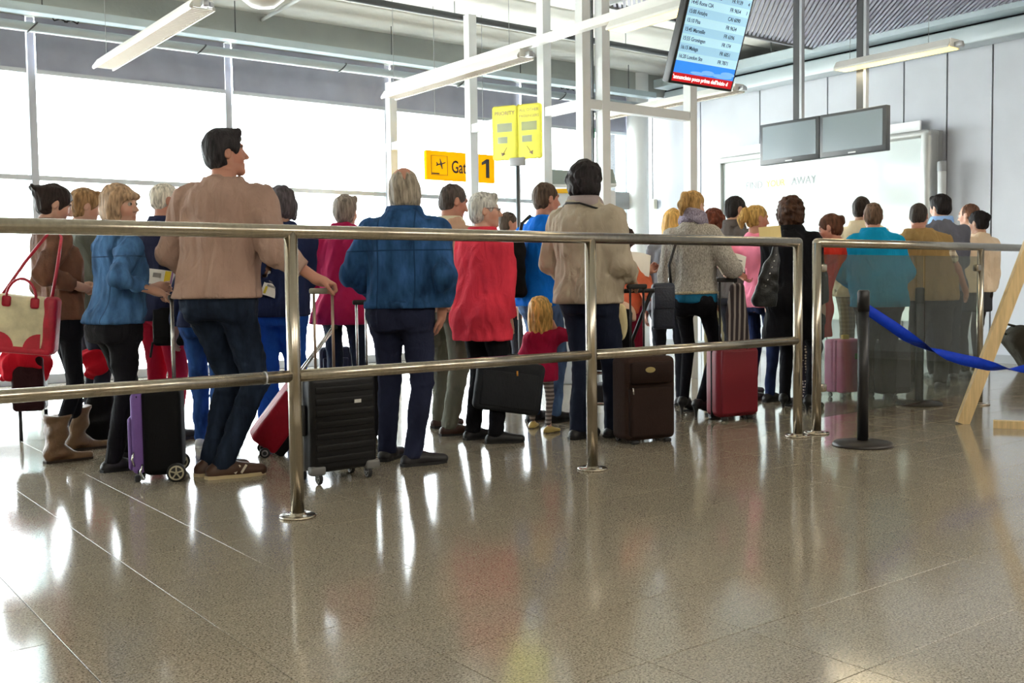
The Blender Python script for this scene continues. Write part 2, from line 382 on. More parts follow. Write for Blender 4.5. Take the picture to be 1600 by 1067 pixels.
t = thing('conduit', 'thin pale conduit crossing the ceiling towards the windows', 'pipe', tuple(on(375, 50, 2, 4.2)))
q = on(465, 0, 2, 4.2) - on(375, 50, 2, 4.2)
MB().tube([(0, 0, 0), tuple(q * 2.2)], 0.02, 8).build('pipe', M_white, t)
def jbox(px, py, Y, label, w=0.2, h=0.16, cables=4, flip=False):
    p = on(px, py, 1, Y); t = thing('junction_box', label, 'junction box', tuple(p))
    MB().rbox((0, 0, 0), (w, 0.09, h), 0.012, 2).build('box', M_pipe, t)
    for k in range(cables):
        x = -w * 0.4 + w * 0.8 * k / max(1, cables - 1); s = -1 if k % 2 else 1
        MB().tube([(x, 0, -h / 2), (x + 0.02 * s, 0, -h / 2 - 0.07), (x + 0.09 * s, 0.0, -h / 2 - 0.10), (x + 0.13 * s, 0.02, -h / 2 - 0.03)], 0.009, 6).build('cable', M_black, t)
jbox(102, 8, 11.75, 'grey junction box with cable loops at top left over the windows')
jbox(503, 62, 11.75, 'grey junction box on the beam between the two left ceiling lamps')
jbox(716, 108, 11.75, 'small dark junction box just behind the long centre lamp', 0.16, 0.13, 2)
jbox(1000, 132, 11.75, 'junction box with a drooping black cable below the flight display', 0.2, 0.16, 4)
jbox(887, 122, 11.75, 'junction box seen between the two tall gantry posts', 0.2, 0.14, 4)
t = thing('cable_bundle', 'row of black cables hanging down the concrete beam', 'cable', tuple(on(430, 50, 1, 11.78)))
for k in range(5): MB().tube([(0.09 * k - .2, 0, 0.14), (0.09 * k - .2, -0.02, 0.0), (0.09 * k - .18, 0, -0.14)], 0.011, 6).build('cable', M_black, t)

# slatted metal ceiling raft
a = on(1285, 80, 2, 4.03); X1, Y1 = a[0], a[1]
t = thing('slatted_ceiling_raft', 'grey raft of diagonal metal slats hung under the ceiling', 'ceiling raft', (X1, Y1, 4.03))
M_slat = mat('slat_metal', '#9d9aa8', 0.45, 0.5)
W_, D_ = 3.9, 4.2
st = MB().box((-W_ / 2, 0, 0.02), (W_, 0.03, 0.07)).box((-W_ / 2, -D_, 0.02), (W_, 0.03, 0.07)).box((0, -D_ / 2, 0.02), (0.03, D_, 0.07)).box((-W_, -D_ / 2, 0.02), (0.03, D_, 0.07))
st.build('frame', M_grey, t)
n = 0; sl = []
c_ = -D_ - W_
k = 0
u = -D_ + 0.05
while u < W_:
    # line y = x + u' clipped to the raft rectangle
    x0 = max(-W_, -D_ - (u - 0) + 0) if False else None
    pts = []
    for x in np.linspace(-W_, 0, 80):
        y = x + u
        if -D_ <= y <= 0: pts.append((x, y))
    if len(pts) > 2: sl.append((pts[0], pts[-1]))
    u += 0.075
for (p, q) in sl:
    MB().bar((p[0], p[1], 0.02), (q[0], q[1], 0.02), 0.03, 0.03).build('slat', M_slat, t)

# ------------------------------------------------------------------ hanging lamps
M_lamp = mat('lamp_white', '#e6e7e3', 0.35)
M_lou = mat('louvre_aluminium', '#d8d0c6', 0.3, 0.5)
M_tube_off = mat('tube_glass', '#eceae6', 0.25)
M_tube_on = mat('tube_lit', '#ffdf8f', 0.3, kind='emit', power=1.7)
def lamp(X, Y0, Y1, label, lit=False, z=3.1, rail=None):
    t = thing('ceiling_lamp', label, 'ceiling lamp', (X, Y0, z)); L_ = Y1 - Y0
    hb = MB(); prof = [(-0.10, 0.0), (-0.10, 0.02), (-0.055, 0.085), (0.055, 0.085), (0.10, 0.02), (0.10, 0.0), (0.09, 0.0), (0.05, 0.075), (-0.05, 0.075), (-0.09, 0.0)]
    hb.prism(prof, L_, lambda u, v, w: (u, w, v)); hb.build('housing', M_lamp, t)
    MB().tube([(0, 0.04, 0.042), (0, L_ - 0.04, 0.042)], 0.013, 8).build('tube_lamp', M_tube_on if lit else M_tube_off, t)
    lv = MB()
    for k in range(int(L_ / 0.05)): lv.box((0, 0.025 + 0.05 * k, 0.02), (0.165, 0.003, 0.035))
    lv.box((-0.088, L_ / 2, 0.01), (0.005, L_, 0.03)).box((0.088, L_ / 2, 0.01), (0.005, L_, 0.03))
    if lit: MB().box((0, L_ / 2, 0.006), (0.16, L_ - 0.02, 0.012)).build('diffuser', M_tube_on, t)
    else: tag(lv.build('louvre', M_lou, t), kind='stuff')
    e = MB().box((0, -0.005, 0.045), (0.15, 0.012, 0.075)); e.build('end_cap', M_lamp, t)
    MB().rbox((0, -0.05, 0.03), (0.05, 0.07, 0.05), 0.01, 2).rbox((0.05, -0.04, 0.03), (0.03, 0.05, 0.04), 0.008, 2).build('connector', M_alu, t)
    for yy in (0.25, L_ - 0.12): MB().tube([(0, yy, 0.085), (0, yy, ZC - z)], 0.003, 5).build('wire', M_grey, t)
    if rail:
        MB().box((0, (rail[0] + rail[1]) / 2 - Y0, 0.125), (0.07, rail[1] - rail[0], 0.07)).build('trunking', M_lamp, t)
    return t
lamp(2.9, 7.58, 10.15, 'unlit hanging louvre lamp over the left end of the queue')
lamp(5.95, 7.56, 10.05, 'long unlit louvre lamp on trunking crossing the gantry posts', rail=(2.0, 10.05))
lamp(5.95, 3.8, 6.36, 'glowing yellow tube lamp just left of the flight display', lit=True)
lamp(8.94, 7.57, 9.9, 'unlit lamp under the duct to the right of the gantry')
lamp(8.94, 5.07, 6.28, 'glowing tube lamp in front of the grey panelled wall', lit=True)
for X, Y in ((5.95, 5.1), (8.94, 5.7)):
    area('tube_light', (X, Y, 3.08), (0, 0, 0), 0.14, 1.4 if X > 8 else 2.4, 9, (1, 0.86, 0.6))

# ------------------------------------------------------------------ steel gantry
t = thing('steel_gantry', 'white square-tube frame of tall posts and crossbars behind the queue', 'frame', (6.55, 7.4, 0))
def post(X, Y, z0, z1): MB().box((X - 6.55, Y - 7.4, (z0 + z1) / 2), (0.1, 0.1, z1 - z0)).build('post', M_white, t)
post(6.55, 11.0, 0, 3.5); post(6.55, 9.3, 0, 3.95); post(6.55, 8.03, 0, ZC - .04); post(6.53, 7.42, 0, ZC - .04); post(6.78, 7.42, 0, ZC - .04); post(8.0, 7.42, 0, 3.35)
MB().box((0, 1.9, 2.72), (0.08, 3.6, 0.09)).build('crossbar', M_white, t)
MB().box((0.72, 0.02, 2.72), (1.4, 0.08, 0.09)).build('crossbar', M_white, t)
MB().box((0.16, 0.10, 2.12), (0.02, 0.04, 4.24)).build('cable_channel', M_pipe, t)
# exit sign fragment between the posts
p = on(923, 208, 1, 9.6)
p = on(923, 208, 1, 7.53)
t = thing('exit_sign', 'small green exit sign seen between the tall gantry posts', 'sign', tuple(p))
MB().rbox((0, 0, 0), (0.09, 0.03, 0.1), 0.006, 2).build('panel', mat('sign_green', '#1f9d68', 0.5), t)
MB().tube([(0, 0, 0.05), (0, 0, ZC - p[2])], 0.008, 6).build('rod', M_grey, t)

# ------------------------------------------------------------------ gate sign
RX = np.array([[1, 0, 0], [0, 0, -1], [0, 1, 0]]).astype(float)           # text in the XZ plane, read from -Y
M_yel = mat('sign_yellow', '#f6bd08', 0.45)
M_yel_t = mat('sign_yellow_translucent', '#f3c21a', 0.5, kind='translucent', amount=0.35)
M_ink = mat('sign_ink', '#2c2b33', 0.6)
pa, pb = on(667, 280, 1, 10.2), on(773, 241, 1, 10.2)
W_, H_ = pb[0] - pa[0], on(667, 234, 1, 10.2)[2] - pa[2]
t = thing('gate_sign', 'bright yellow hanging sign with aeroplane pictogram reading Gate 1', 'sign', tuple(pa))
MB().rbox((W_ / 2, 0.03, H_ / 2), (W_, 0.06, H_), 0.008, 2).build('panel', M_yel_t, t)
ib = MB(); s = H_ * 0.66; ox, oz = W_ * 0.065, H_ * 0.17
for (x0, z0, x1, z1) in ((0, 0, s, 0), (0, s, s, s), (0, 0, 0, s), (s, 0, s, s)): ib.bar((ox + x0, -0.002, oz + z0), (ox + x1, -0.002, oz + z1), 0.003, 0.008, (0, 1, 0))
ib.box((ox + s * 0.26, -0.003, oz + s * 0.07), (s * 0.46, 0.003, s * 0.06))
plane = [(0.98, 0.72), (0.78, 0.66), (0.62, 0.60), (0.52, 0.80), (0.46, 0.98), (0.40, 0.97), (0.44, 0.58), (0.24, 0.52), (0.10, 0.68), (0.05, 0.66), (0.10, 0.48), (0.02, 0.36), (0.10, 0.34), (0.24, 0.42), (0.46, 0.46), (0.62, 0.10), (0.68, 0.12), (0.64, 0.50), (0.80, 0.56), (0.98, 0.64)]
ib.prism([(ox + s * (0.28 + 0.62 * u), oz + s * (0.25 + 0.62 * v)) for u, v in plane], 0.003, lambda u, v, w: (u, -0.003 + w, v))
ib.build('pictogram', M_ink, t)
text('Gate', H_ * 0.60, (W_ * 0.35, -0.003, H_ * 0.46), RX, M_ink, t, bold=0.003, wide=0.70)
MB().prism([(W_ * .862, H_ * .17), (W_ * .912, H_ * .17), (W_ * .912, H_ * .83), (W_ * .868, H_ * .83), (W_ * .80, H_ * .71), (W_ * .80, H_ * .61), (W_ * .862, H_ * .68)], 0.003, lambda u, v, w: (u, -0.003 + w, v)).build('lettering', M_ink, t)
for x in (0.15, 0.85): MB().tube([(W_ * x, 0.03, H_), (W_ * x, 0.03, ZC - pa[2])], 0.004, 6).build('wire', M_grey, t)

# ------------------------------------------------------------------ priority sign on its pole
d0 = 8.6
c0 = at(808, 207, d0); rz = math.radians(-62)                             # board turned towards the windows
base = np.array((c0[0], c0[1], 0.0))
t = thing('queue_sign', 'double pale yellow queue sign board on a slim grey pole', 'sign', tuple(base), rz)
half = 0.225; z0, z1 = on(808, 249, 1, c0[1])[2], on(808, 164, 1, c0[1])[2]; Hh = z1 - z0; zc = (z0 + z1) / 2
M_pale = mat('board_pale_yellow', '#fbf8a4', 0.5, kind='translucent', amount=0.8)
M_lil = mat('faded_lettering', '#c9b9c0', 0.6, kind='translucent', amount=0.4)
M_bl = mat('faded_label', '#dfe6f4', 0.6, kind='translucent', amount=0.6)
for sx in (-1, 1):
    pn = MB().rbox((sx * half / 2, 0, zc), (half - 0.004, 0.012, Hh), 0.02, 2); pn.build('board', M_pale, t)
    lb = MB().box((sx * half / 2, -0.007, zc + Hh * 0.10), (half * 0.62, 0.002, Hh * 0.16)).box((sx * half / 2 - 0.02, -0.007, zc - Hh * 0.13), (half * 0.4, 0.002, Hh * 0.12)); lb.build('label_strip', M_bl, t)
    ar = MB(); ar.bar((sx * half / 2 - sx * 0.02, -0.007, zc - Hh * 0.27), (sx * half / 2 + sx * 0.02, -0.007, zc - Hh * 0.40), 0.002, 0.014, (0, 1, 0))
    ar.prism([(sx * half / 2 + sx * 0.03, zc - Hh * 0.43), (sx * half / 2 + sx * 0.035, zc - Hh * 0.35), (sx * half / 2 - sx * 0.005, zc - Hh * 0.385)], 0.002, lambda u, v, w: (u, -0.008 + w, v)); ar.build('arrow', M_lil, t)
text('PRIORITY', 0.044, (-half / 2, -0.008, zc + Hh * 0.36), RX, M_lil, t, align='CENTER', bold=0.001)
text('ALL OTHER', 0.034, (half / 2, -0.008, zc + Hh * 0.39), RX, M_lil, t, align='CENTER')
text('PASSENGERS', 0.032, (half / 2, -0.008, zc + Hh * 0.28), RX, M_lil, t, align='CENTER')
MB().rbox((0, 0, z0 - 0.02), (0.14, 0.03, 0.07), 0.006, 2).build('bracket', M_alu, t)
MB().tube([(0, 0, 0.02), (0, 0, z0)], 0.013, 10).build('pole', M_pipe, t)
MB().lathe([(0, 0), (0.17, 0), (0.17, 0.012), (0.03, 0.03), (0, 0.03)], 24).build('base', M_pipe, t)

# ------------------------------------------------------------------ flight display
d0 = 7.0
bl, br = at(1045, 129, d0), None
Yd = bl[1]; br = on(1143, 142, 1, Yd)
wid = (br[0] - bl[0]); hgt = wid * 1.72
tilt = math.radians(19)
t = thing('flight_display', 'tall tilted blue flight display with a red ticker strip', 'display', tuple(bl))
# axes: u right (+X), v up the screen (leaning towards the viewers), n out of the screen
v_ = np.array((0, -math.sin(tilt), math.cos(tilt))); n_ = np.array((0, -math.cos(tilt), -math.sin(tilt))); u_ = np.array((1., 0, 0))
RD = np.array([u_, v_, n_]).T
def dp(u, v, n=0): return u_ * u + v_ * v + n_ * n
MB().rbox(dp(wid / 2, hgt / 2, -0.035), (wid, hgt, 0.07), 0.008, 2, RD).build('housing', M_black, t)
MB().box(dp(wid / 2, hgt * 0.6, -0.1), (wid * 0.5, hgt * 0.5, 0.08), RD).build('mount', M_pipe, t)
MB().tube([dp(wid / 2, hgt * 0.6, -0.12), dp(wid / 2, hgt * 0.6, -0.12) + np.array((0, 0, ZC - bl[2] - hgt * .6 * v_[2] + .05))], 0.03, 8).build('ceiling_arm', M_pipe, t)
bz = 0.018; sw, sh_ = wid - 2 * bz, hgt - 2 * bz
def scr(name, u0, v0, u1, v1, m, n=0.001):
    MB().add([dp(u0, v0, n), dp(u1, v0, n), dp(u1, v1, n), dp(u0, v1, n)], [(0, 1, 2, 3)]).build(name, m, t, fix=False)
S1 = mat('screen_blue_a', '#a8d4ea', 0.2, kind='emit', power=0.62); S2 = mat('screen_blue_b', '#93c1dd', 0.2, kind='emit', power=0.62)
S3 = mat('screen_sky', '#2f83e6', 0.2, kind='emit', power=0.7); S3b = mat('screen_cloud', '#6fa9ea', 0.2, kind='emit', power=0.7); S4 = mat('screen_red', '#b3141c', 0.2, kind='emit', power=0.7)
ST = mat('screen_text', '#2c4a66', 0.5); SW = mat('screen_white', '#ffffff', 0.5, kind='emit', power=0.8); SR = mat('screen_red_text', '#d84a50', 0.5, kind='emit', power=0.5)
rh = hgt * 0.0535; vb = bz + hgt * 0.125
scr('ticker_strip', bz, bz, wid - bz, bz + hgt * 0.052, S4); scr('sky_strip', bz, bz + hgt * 0.052, wid - bz, vb, S3)
cl = MB()
for (a, b, c2, d2) in ((0.28, 0.055, 0.52, 0.075), (0.45, 0.06, 0.66, 0.09), (0.62, 0.056, 0.95, 0.082), (0.75, 0.07, 0.98, 0.1)):
    cl.prism([(wid * (a + (c2 - a) * (0.5 + 0.5 * math.cos(q))), hgt * (b + (d2 - b) * (0.5 + 0.5 * math.sin(q))) + bz) for q in np.linspace(0, 2 * PI, 14)[:-1]], 0.0004, lambda u, v, w: dp(u, v, 0.0012 + w))
cl.build('clouds', S3b, t)
rows = [('16:20 London Stn', 'FR 7871', ''), ('16:15 Malaga', 'FR 6051', ''), ('15:55 Groningen', 'FR 174', ''), ('15:45 Marseille', 'FR 6396', ''), ('15:10 Pisa', 'FR 9634', ''), ('15:00 Antalya', 'CAI 6090', ''), ('14:45 Roma CIA', 'FR 9654', '1'), ('14:45 Barcelona GRO', 'FR 9139', '4'), ('14:40 Treviso', 'FR 7411', '1'), ('14:35 Paris', 'FR 7302', '8'), ('', '', ''), ('', '', ''), ('', '', ''), ('', '', ''), ('', '', '')]
for k, (a, b, g) in enumerate(rows):
    v0 = vb + rh * k; v1 = min(v0 + rh, hgt - bz)
    if v0 > hgt - bz - 0.02: break
    scr('screen_row', bz, v0, wid - bz, v1, S1 if k % 2 == 0 else S2)
    for s_, u in ((a, 0.05), (b, 0.66), (g, 0.92)):
        if s_: text(s_, rh * 0.62, dp(wid * u, (v0 + v1) / 2, 0.0015), RD, ST, t, bold=0.0005, wide=0.9)
text('ritardato', rh * 0.45, dp(wid * 0.42, vb + rh * 8.15, 0.0016), RD, SR, t)
text("'annunciato poco prima dell'inizio d", hgt * 0.034, dp(bz + 0.004, bz + hgt * 0.026, 0.0016), RD, SW, t, bold=0.0008, wide=1.04)

# ------------------------------------------------------------------ twin monitors
XM = on(1281, 215, 2, 2.45)[0]; XM = at(1385, 236, 9.9)[0]
qa, qb = on(1187, 257, 0, XM), on(1385, 237, 0, XM); qt = on(1385, 163, 0, XM)
zb, zt_ = (qa[2] + qb[2]) / 2, qt[2]; ya, yb = qa[1], qb[1]
M_mon = mat('monitor_frame', '#4c5157', 0.35); M_scr = mat('monitor_glass', '#84929a', 0.25, spec=0.8)  # screen base lightened to stand in for reflections of the bright room
mid = (ya + yb) / 2; Wm = (ya - yb) / 2; Hm = zt_ - zb
for k, (y1, y2, lab) in enumerate(((ya, mid, 'left one of two blank grey monitors hung side by side'), (mid, yb, 'right one of two blank grey monitors hung side by side'))):
    t = thing('monitor', lab, 'monitor', (XM, (y1 + y2) / 2, zb), 0, 'twin hanging monitors')
    MB().rbox((0.035, 0, Hm / 2), (0.07, Wm - 0.004, Hm), 0.008, 2).build('frame', M_mon, t)
    MB().box((-0.001, 0, Hm / 2 + 0.012), (0.006, Wm - 0.085, Hm - 0.085)).build('screen', M_scr, t)
    RY_ = np.array([[0, 0, -1], [-1, 0, 0], [0, 1, 0]]).astype(float)
    MB().box((-0.002, 0, 0.021), (0.004, 0.085, 0.014)).build('badge', M_white, t)
    MB().rbox((0.1, 0, Hm * 0.6), (0.06, 0.2, 0.2), 0.01, 2).build('bracket', M_pipe, t)
    hp = MB().box((0.12, -0.02, (ZC - zb + Hm * .5) / 2), (0.05, 0.075, ZC - zb - Hm * .5)); hp.build('hanging_post', M_pipe, t)
    MB().box((0.12, -0.075, (ZC - zb + Hm * .5) / 2), (0.05, 0.03, ZC - zb - Hm * .5)).build('cable_duct', M_alu, t)

# ------------------------------------------------------------------ display case on the right wall
XC = XR - 0.2
a, b = on(1130, 247, 0, XC), on(1461, 203, 0, XC)
ztop = (a[2] + b[2]) / 2
t = thing('display_case', 'large wall case with glossy glass and rounded silver frame', 'display case', (XC, b[1], 0))
Wc = a[1] - b[1]
M_sil = mat('silver_frame', '#b3b5b3', 0.35, 0.4)
MB().box((0.1, Wc / 2, (ztop + 0.5) / 2), (0.18, Wc - 0.02, ztop - 0.5)).build('back_box', M_grey, t)
MB().rbox((0, 0.07, (ztop + 0.5) / 2), (0.24, 0.14, ztop - 0.5), 0.06, 4).build('frame_post', M_sil, t)
MB().rbox((0.02, Wc - 0.01, (ztop + 0.5) / 2), (0.2, 0.03, ztop - 0.5), 0.01, 2).build('frame_post', M_sil, t)
MB().rbox((0, Wc / 2, ztop - 0.04), (0.22, Wc, 0.09), 0.03, 3).build('frame_top', M_sil, t)
MB().box((-0.02, Wc / 2 + 0.06, (ztop + 0.42) / 2), (0.02, Wc - 0.16, ztop - 0.55)).build('poster_panel', mat('poster_white', '#cdd6d6', 0.08, spec=0.35), t)
text('FIND', 0.15, (-0.034, Wc - 0.45, on(1165, 292, 0, XC)[2]), RY_, mat('faint_grey_letter', '#8f9796', 0.3), t, wide=0.9)
text('YOUR', 0.13, (-0.034, Wc - 0.82, on(1185, 290, 0, XC)[2]), RY_, mat('faint_yellow_letter', '#e6da3c', 0.3), t, wide=0.9)
text('AWAY', 0.15, (-0.034, Wc - 1.25, on(1205, 288, 0, XC)[2]), RY_, MATS['faint_grey_letter'], t, wide=0.9)
MB().box((0.1, Wc / 2 + 0.2, ztop + 0.05), (0.03, Wc * 0.97, 0.2)).build('white_header', mat('header_white', '#f1f4f4', 0.4), t)
p = on(1472, 252, 0, XR - 0.28)
t = thing('standing_tube', 'white vertical tube with grey cap beside the display case', 'pipe', (p[0], p[1], 0))
MB().tube([(0, 0, 0), (0, 0, p[2] - 0.1)], 0.05, 16).build('tube', M_white, t)
MB().lathe([(0.054, p[2] - 0.12), (0.054, p[2] - 0.01), (0.045, p[2]), (0, p[2])], 16).build('cap', M_grey, t)
# electrical box in the corner, door header
p = on(1013, 320, 0, XR - 0.04)
t = thing('electrical_box', 'small cream electrical box on the wall by the column', 'electrical box', (p[0], p[1] - 0.1, p[2]))
MB().rbox((0, 0, 0), (0.08, 0.14, 0.16), 0.012, 2).build('box', mat('cream_plastic', '#d9d6c4', 0.5), t)
MB().tube([(0, 0.0, 0.08), (0, 0.0, 1.6)], 0.012, 8).build('conduit', M_grey, t)
a, b = on(948, 325, 1, YW - 0.25), on(1000, 303, 1, YW - 0.25)
w = empty('door_1', (a[0] - 0.9, YW - 0.2, 0), kind='structure', label='glass sliding door with a broad grey header')
Wd = b[0] - a[0] + 0.9
MB().box((Wd / 2, 0, (a[2] + b[2]) / 2), (Wd, 0.16, b[2] - a[2] + 0.02)).build('header', M_grey, w)
for x in (0.05, Wd - 0.1): MB().box((x, 0, a[2] / 2), (0.09, 0.1, a[2])).build('door_post', M_grey, w)
MB().box((Wd / 2, 0.02, a[2] / 2), (Wd - 0.2, 0.012, a[2] - 0.05)).build('pane', M_glass, w)
# boarding desk with two angled panels
d0 = 10.4
b0 = at(912, 300, d0); t = thing('boarding_desk_stand', 'white boarding stand with two grey angled panels on top', 'stand', (b0[0], b0[1], 0), math.radians(-37))
zb_ = b0[2]
MB().rbox((0, 0, zb_ / 2), (0.62, 0.3, zb_), 0.015, 2).build('cabinet', mat('cabinet_white', '#d5dbe0', 0.4), t)
MB().box((-0.14, -0.156, zb_ + 0.0), (0.34, 0.012, 0.045)).build('yellow_strip', M_yel, t)
for sx in (-1, 1):
    pr = MB(); pr.prism([(-0.13, 0), (0.12, 0), (0.09, 0.13), (-0.13, 0.15)] if sx < 0 else [(-0.08, 0), (0.12, 0), (0.08, 0.14), (-0.05, 0.14)], 0.05, lambda u, v, w, sx=sx: (sx * 0.21 + u * 1.0, w - 0.05, zb_ + 0.08 + v)); pr.build('angled_panel', mat('panel_dark_grey', '#8a9490', 0.5), t)
    MB().rbox((sx * 0.2, 0.0, zb_ + 0.06), (0.26, 0.14, 0.035), 0.01, 2).build('panel_foot', M_white, t)

# ------------------------------------------------------------------ tubular barrier
def base_plate(t, x, y):
    MB().lathe([(0, 0), (0.082, 0), (0.082, 0.008), (0.076, 0.012), (0.034, 0.012), (0.034, 0.02), (0, 0.02)], 28, (x, y, 0)).build('base_plate', M_steel, t)
    for k in range(3):
        a = 0.6 + 2.1 * k; MB().lathe([(0.008, 0.011), (0.008, 0.017), (0, 0.018)], 8, (x + 0.06 * math.cos(a), y + 0.06 * math.sin(a), 0)).build('bolt', M_alu, t)
YF = 4.17; RT = 0.03; ZT, ZL = 1.262, 0.628
t = thing('tubular_barrier', 'long brushed steel railing with two rails in front of the queue', 'barrier', (0.2, YF, 0))
px_ = [0, 1.76, 3.51, 5.30]
for x in px_:
    MB().tube([(x, 0, 0.012), (x, 0, ZT)], RT, 20).build('post', M_steel, t); base_plate(t, x, 0)
MB().tube([(-0.1, 0, ZT), (5.30, 0, ZT)], RT, 20).lathe([(RT * math.cos(a), ZT + RT * math.sin(a)) for a in np.linspace(0, PI / 2, 5)], 20, (5.30, 0, 0)).build('top_rail', M_steel, t)
for a, b in zip(px_, px_[1:]):
    MB().tube([(a + 0.02, 0, ZL), (b - 0.02, 0, ZL)], 0.027, 18).build('lower_rail', M_steel, t)
p = on(573, 592, 1, YF); MB().lathe([(0.0285, -0.004), (0.0285, 0.004)], 16, (p[0] - 0.2 - 0.5, 0, ZL), axis=0).build('joint_ring', M_alu, t)
# glass fence
P4, P5 = np.array((5.70, 4.17, 0)), np.array((7.94, 4.26, 0)); dd = (P5 - P4) / np.linalg.norm(P5 - P4); Lf = np.linalg.norm(P5 - P4)
t = thing('glass_barrier', 'steel railing with tinted glass panes beside the long tubular railing', 'barrier', tuple(P4), math.atan2(dd[1], dd[0]))
for x in (0, Lf):
    MB().tube([(x, 0, 0.012), (x, 0, ZT)], RT if x == 0 else 0.026, 20).build('post', M_steel, t); base_plate(t, x, 0)
MB().tube([(0, 0, ZT), (Lf + 0.72, 0, ZT)], RT, 20).lathe([(RT * math.cos(a), ZT + RT * math.sin(a)) for a in np.linspace(0, PI / 2, 5)], 20).build('top_rail', M_steel, t)
M_gl2 = mat('tinted_glass', (0.72, 0.75, 0.70, 1), 0.0, kind='glass', haze=0.03)
zg = on(1400, 399, 1, 4.21)[2]
xm = on(1442, 500, 1, 4.23)[0] - P4[0]
for x0, x1 in ((0.06, xm - 0.012), (xm + 0.012, Lf - 0.05)):
    MB().box(((x0 + x1) / 2, 0, (zg + 0.1) / 2), (x1 - x0, 0.01, zg - 0.1)).build('glass_pane', M_gl2, t)
for x, s in ((0.055, 1), (Lf - 0.055, -1)):
    for z in (zg - 0.09, 0.3):
        MB().rbox((x, 0, z), (0.07, 0.045, 0.055), 0.012, 3).build('glass_clamp', M_steel, t)

# ------------------------------------------------------------------ belt posts
def belt_post(p, top, label):
    t = thing('belt_post', label, 'barrier post', (p[0], p[1], 0), 0, 'black belt posts')
    MB().lathe([(0, 0), (0.178, 0), (0.18, 0.008), (0.17, 0.022), (0.05, 0.032), (0.036, 0.034), (0, 0.034)], 40).build('base', mat('post_base', '#2a2523', 0.4), t)
    MB().tube([(0, 0, 0.03), (0, 0, top - 0.12)], 0.033, 20).build('pole', M_black, t)
    MB().lathe([(0, top - 0.13), (0.036, top - 0.13), (0.036, top - 0.012), (0.028, top), (0, top)], 20).build('belt_head', M_black, t)
    return t
s1 = fl(1348, 696); top1 = on(1349, 453, 1, s1[1])[2]
belt_post(s1, top1, 'black belt post in front of the glass railing')
s2 = fl(1436, 632); top2 = on(1437, 449, 1, s2[1])[2]
belt_post(s2, top2, 'black belt post seen through the glass railing')
# blue belt, sagging and twisting once
dep = lambda px: 6.25 + (px - 1340) / 260 * 0.35
pts = [(1341, 474, 28, 0), (1368, 492, 27, .1), (1395, 510, 25, .35), (1418, 526, 22, .8), (1437, 538, 17, 1.35), (1455, 547, 19, 2.1), (1475, 554, 20, 2.7), (1500, 561, 17, 3.0), (1528, 567, 10, 3.3), (1550, 573, 5, 3.9), (1566, 577, 8, 4.45), (1582, 579, 8, 4.9), (1605, 577, 8, 5.6), (1640, 572, 22, 6.1), (1700, 560, 24, 6.3)]
vs = []; fs = []
for i, (x, y, h, tw) in enumerate(pts):
    c = at(x, y, dep(x)); hw = 0.036
    o_ = np.array((0.12 * math.sin(tw), -math.sin(tw), math.cos(tw)))
    for s in (-1, 1):
        for e in (0, 1): vs.append(c + o_ * hw * s + np.array((0, 0.002 * e, 0)))
for i in range(len(pts) - 1):
    a = 4 * i; b = a + 4
    fs += [(a, b, b + 2, a + 2), (a + 1, a + 3, b + 3, b + 1), (a, a + 1, b + 1, b), (a + 2, b + 2, b + 3, a + 3)]
tag(MB().add(vs, fs, True).build('barrier_belt', mat('belt_blue', '#0f37b4', 0.55, kind='cloth', scale=30, bscale=150, dist=0.001)), 'blue nylon belt sagging from the near black post towards the wooden trestle', 'belt')
# wooden trestle
M_pine = mat('pine', '#d9bd8c', 0.5, kind='wood')
M_pine_r = mat('pine_edge', '#c08a3e', 0.5, kind='wood')
f0 = fl(1503, 662); topw = at(1618, 360, depth(f0) - 0.1)
t = thing('wooden_trestle', 'raw pine trestle leg leaning up out of the frame', 'trestle', tuple(f0))
dv = topw - f0; dv = dv / dv[2]
MB().bar((0, 0, 0), tuple(dv * 1.9), 0.085, 0.045, (-0.6, -0.8, 0.0)).build('leg', M_pine, t)
g0 = fl(1552, 668) - f0; g1 = fl(1760, 676) - f0
MB().bar((g0[0], g0[1], 0.025), (g1[0], g1[1], 0.025), 0.07, 0.05).build('foot_bar', M_pine, t)
g2 = g1 + np.array((0.05, 0, 0)); MB().bar(tuple(g0 * 0.35 + g1 * 0.65 + np.array((0, 0, .05))), tuple(dv * 1.85 + np.array((0.08, 0, 0))), 0.07, 0.045, (-0.6, -0.8, 0)).build('leg', M_pine, t)

p = at(410, -8, 8.0); t = thing('dome_lamp', 'white round dome under the ceiling at the top edge', 'lamp', tuple(p))
MB().lathe([(0, -.10), (.10, -.085), (.17, -.03), (.18, 0), (.16, .02), (0, .03)], 24).build('dome', M_lamp, t); MB().tube([(0, 0, .02), (0, 0, ZC - p[2])], .012, 8).build('rod', M_grey, t)
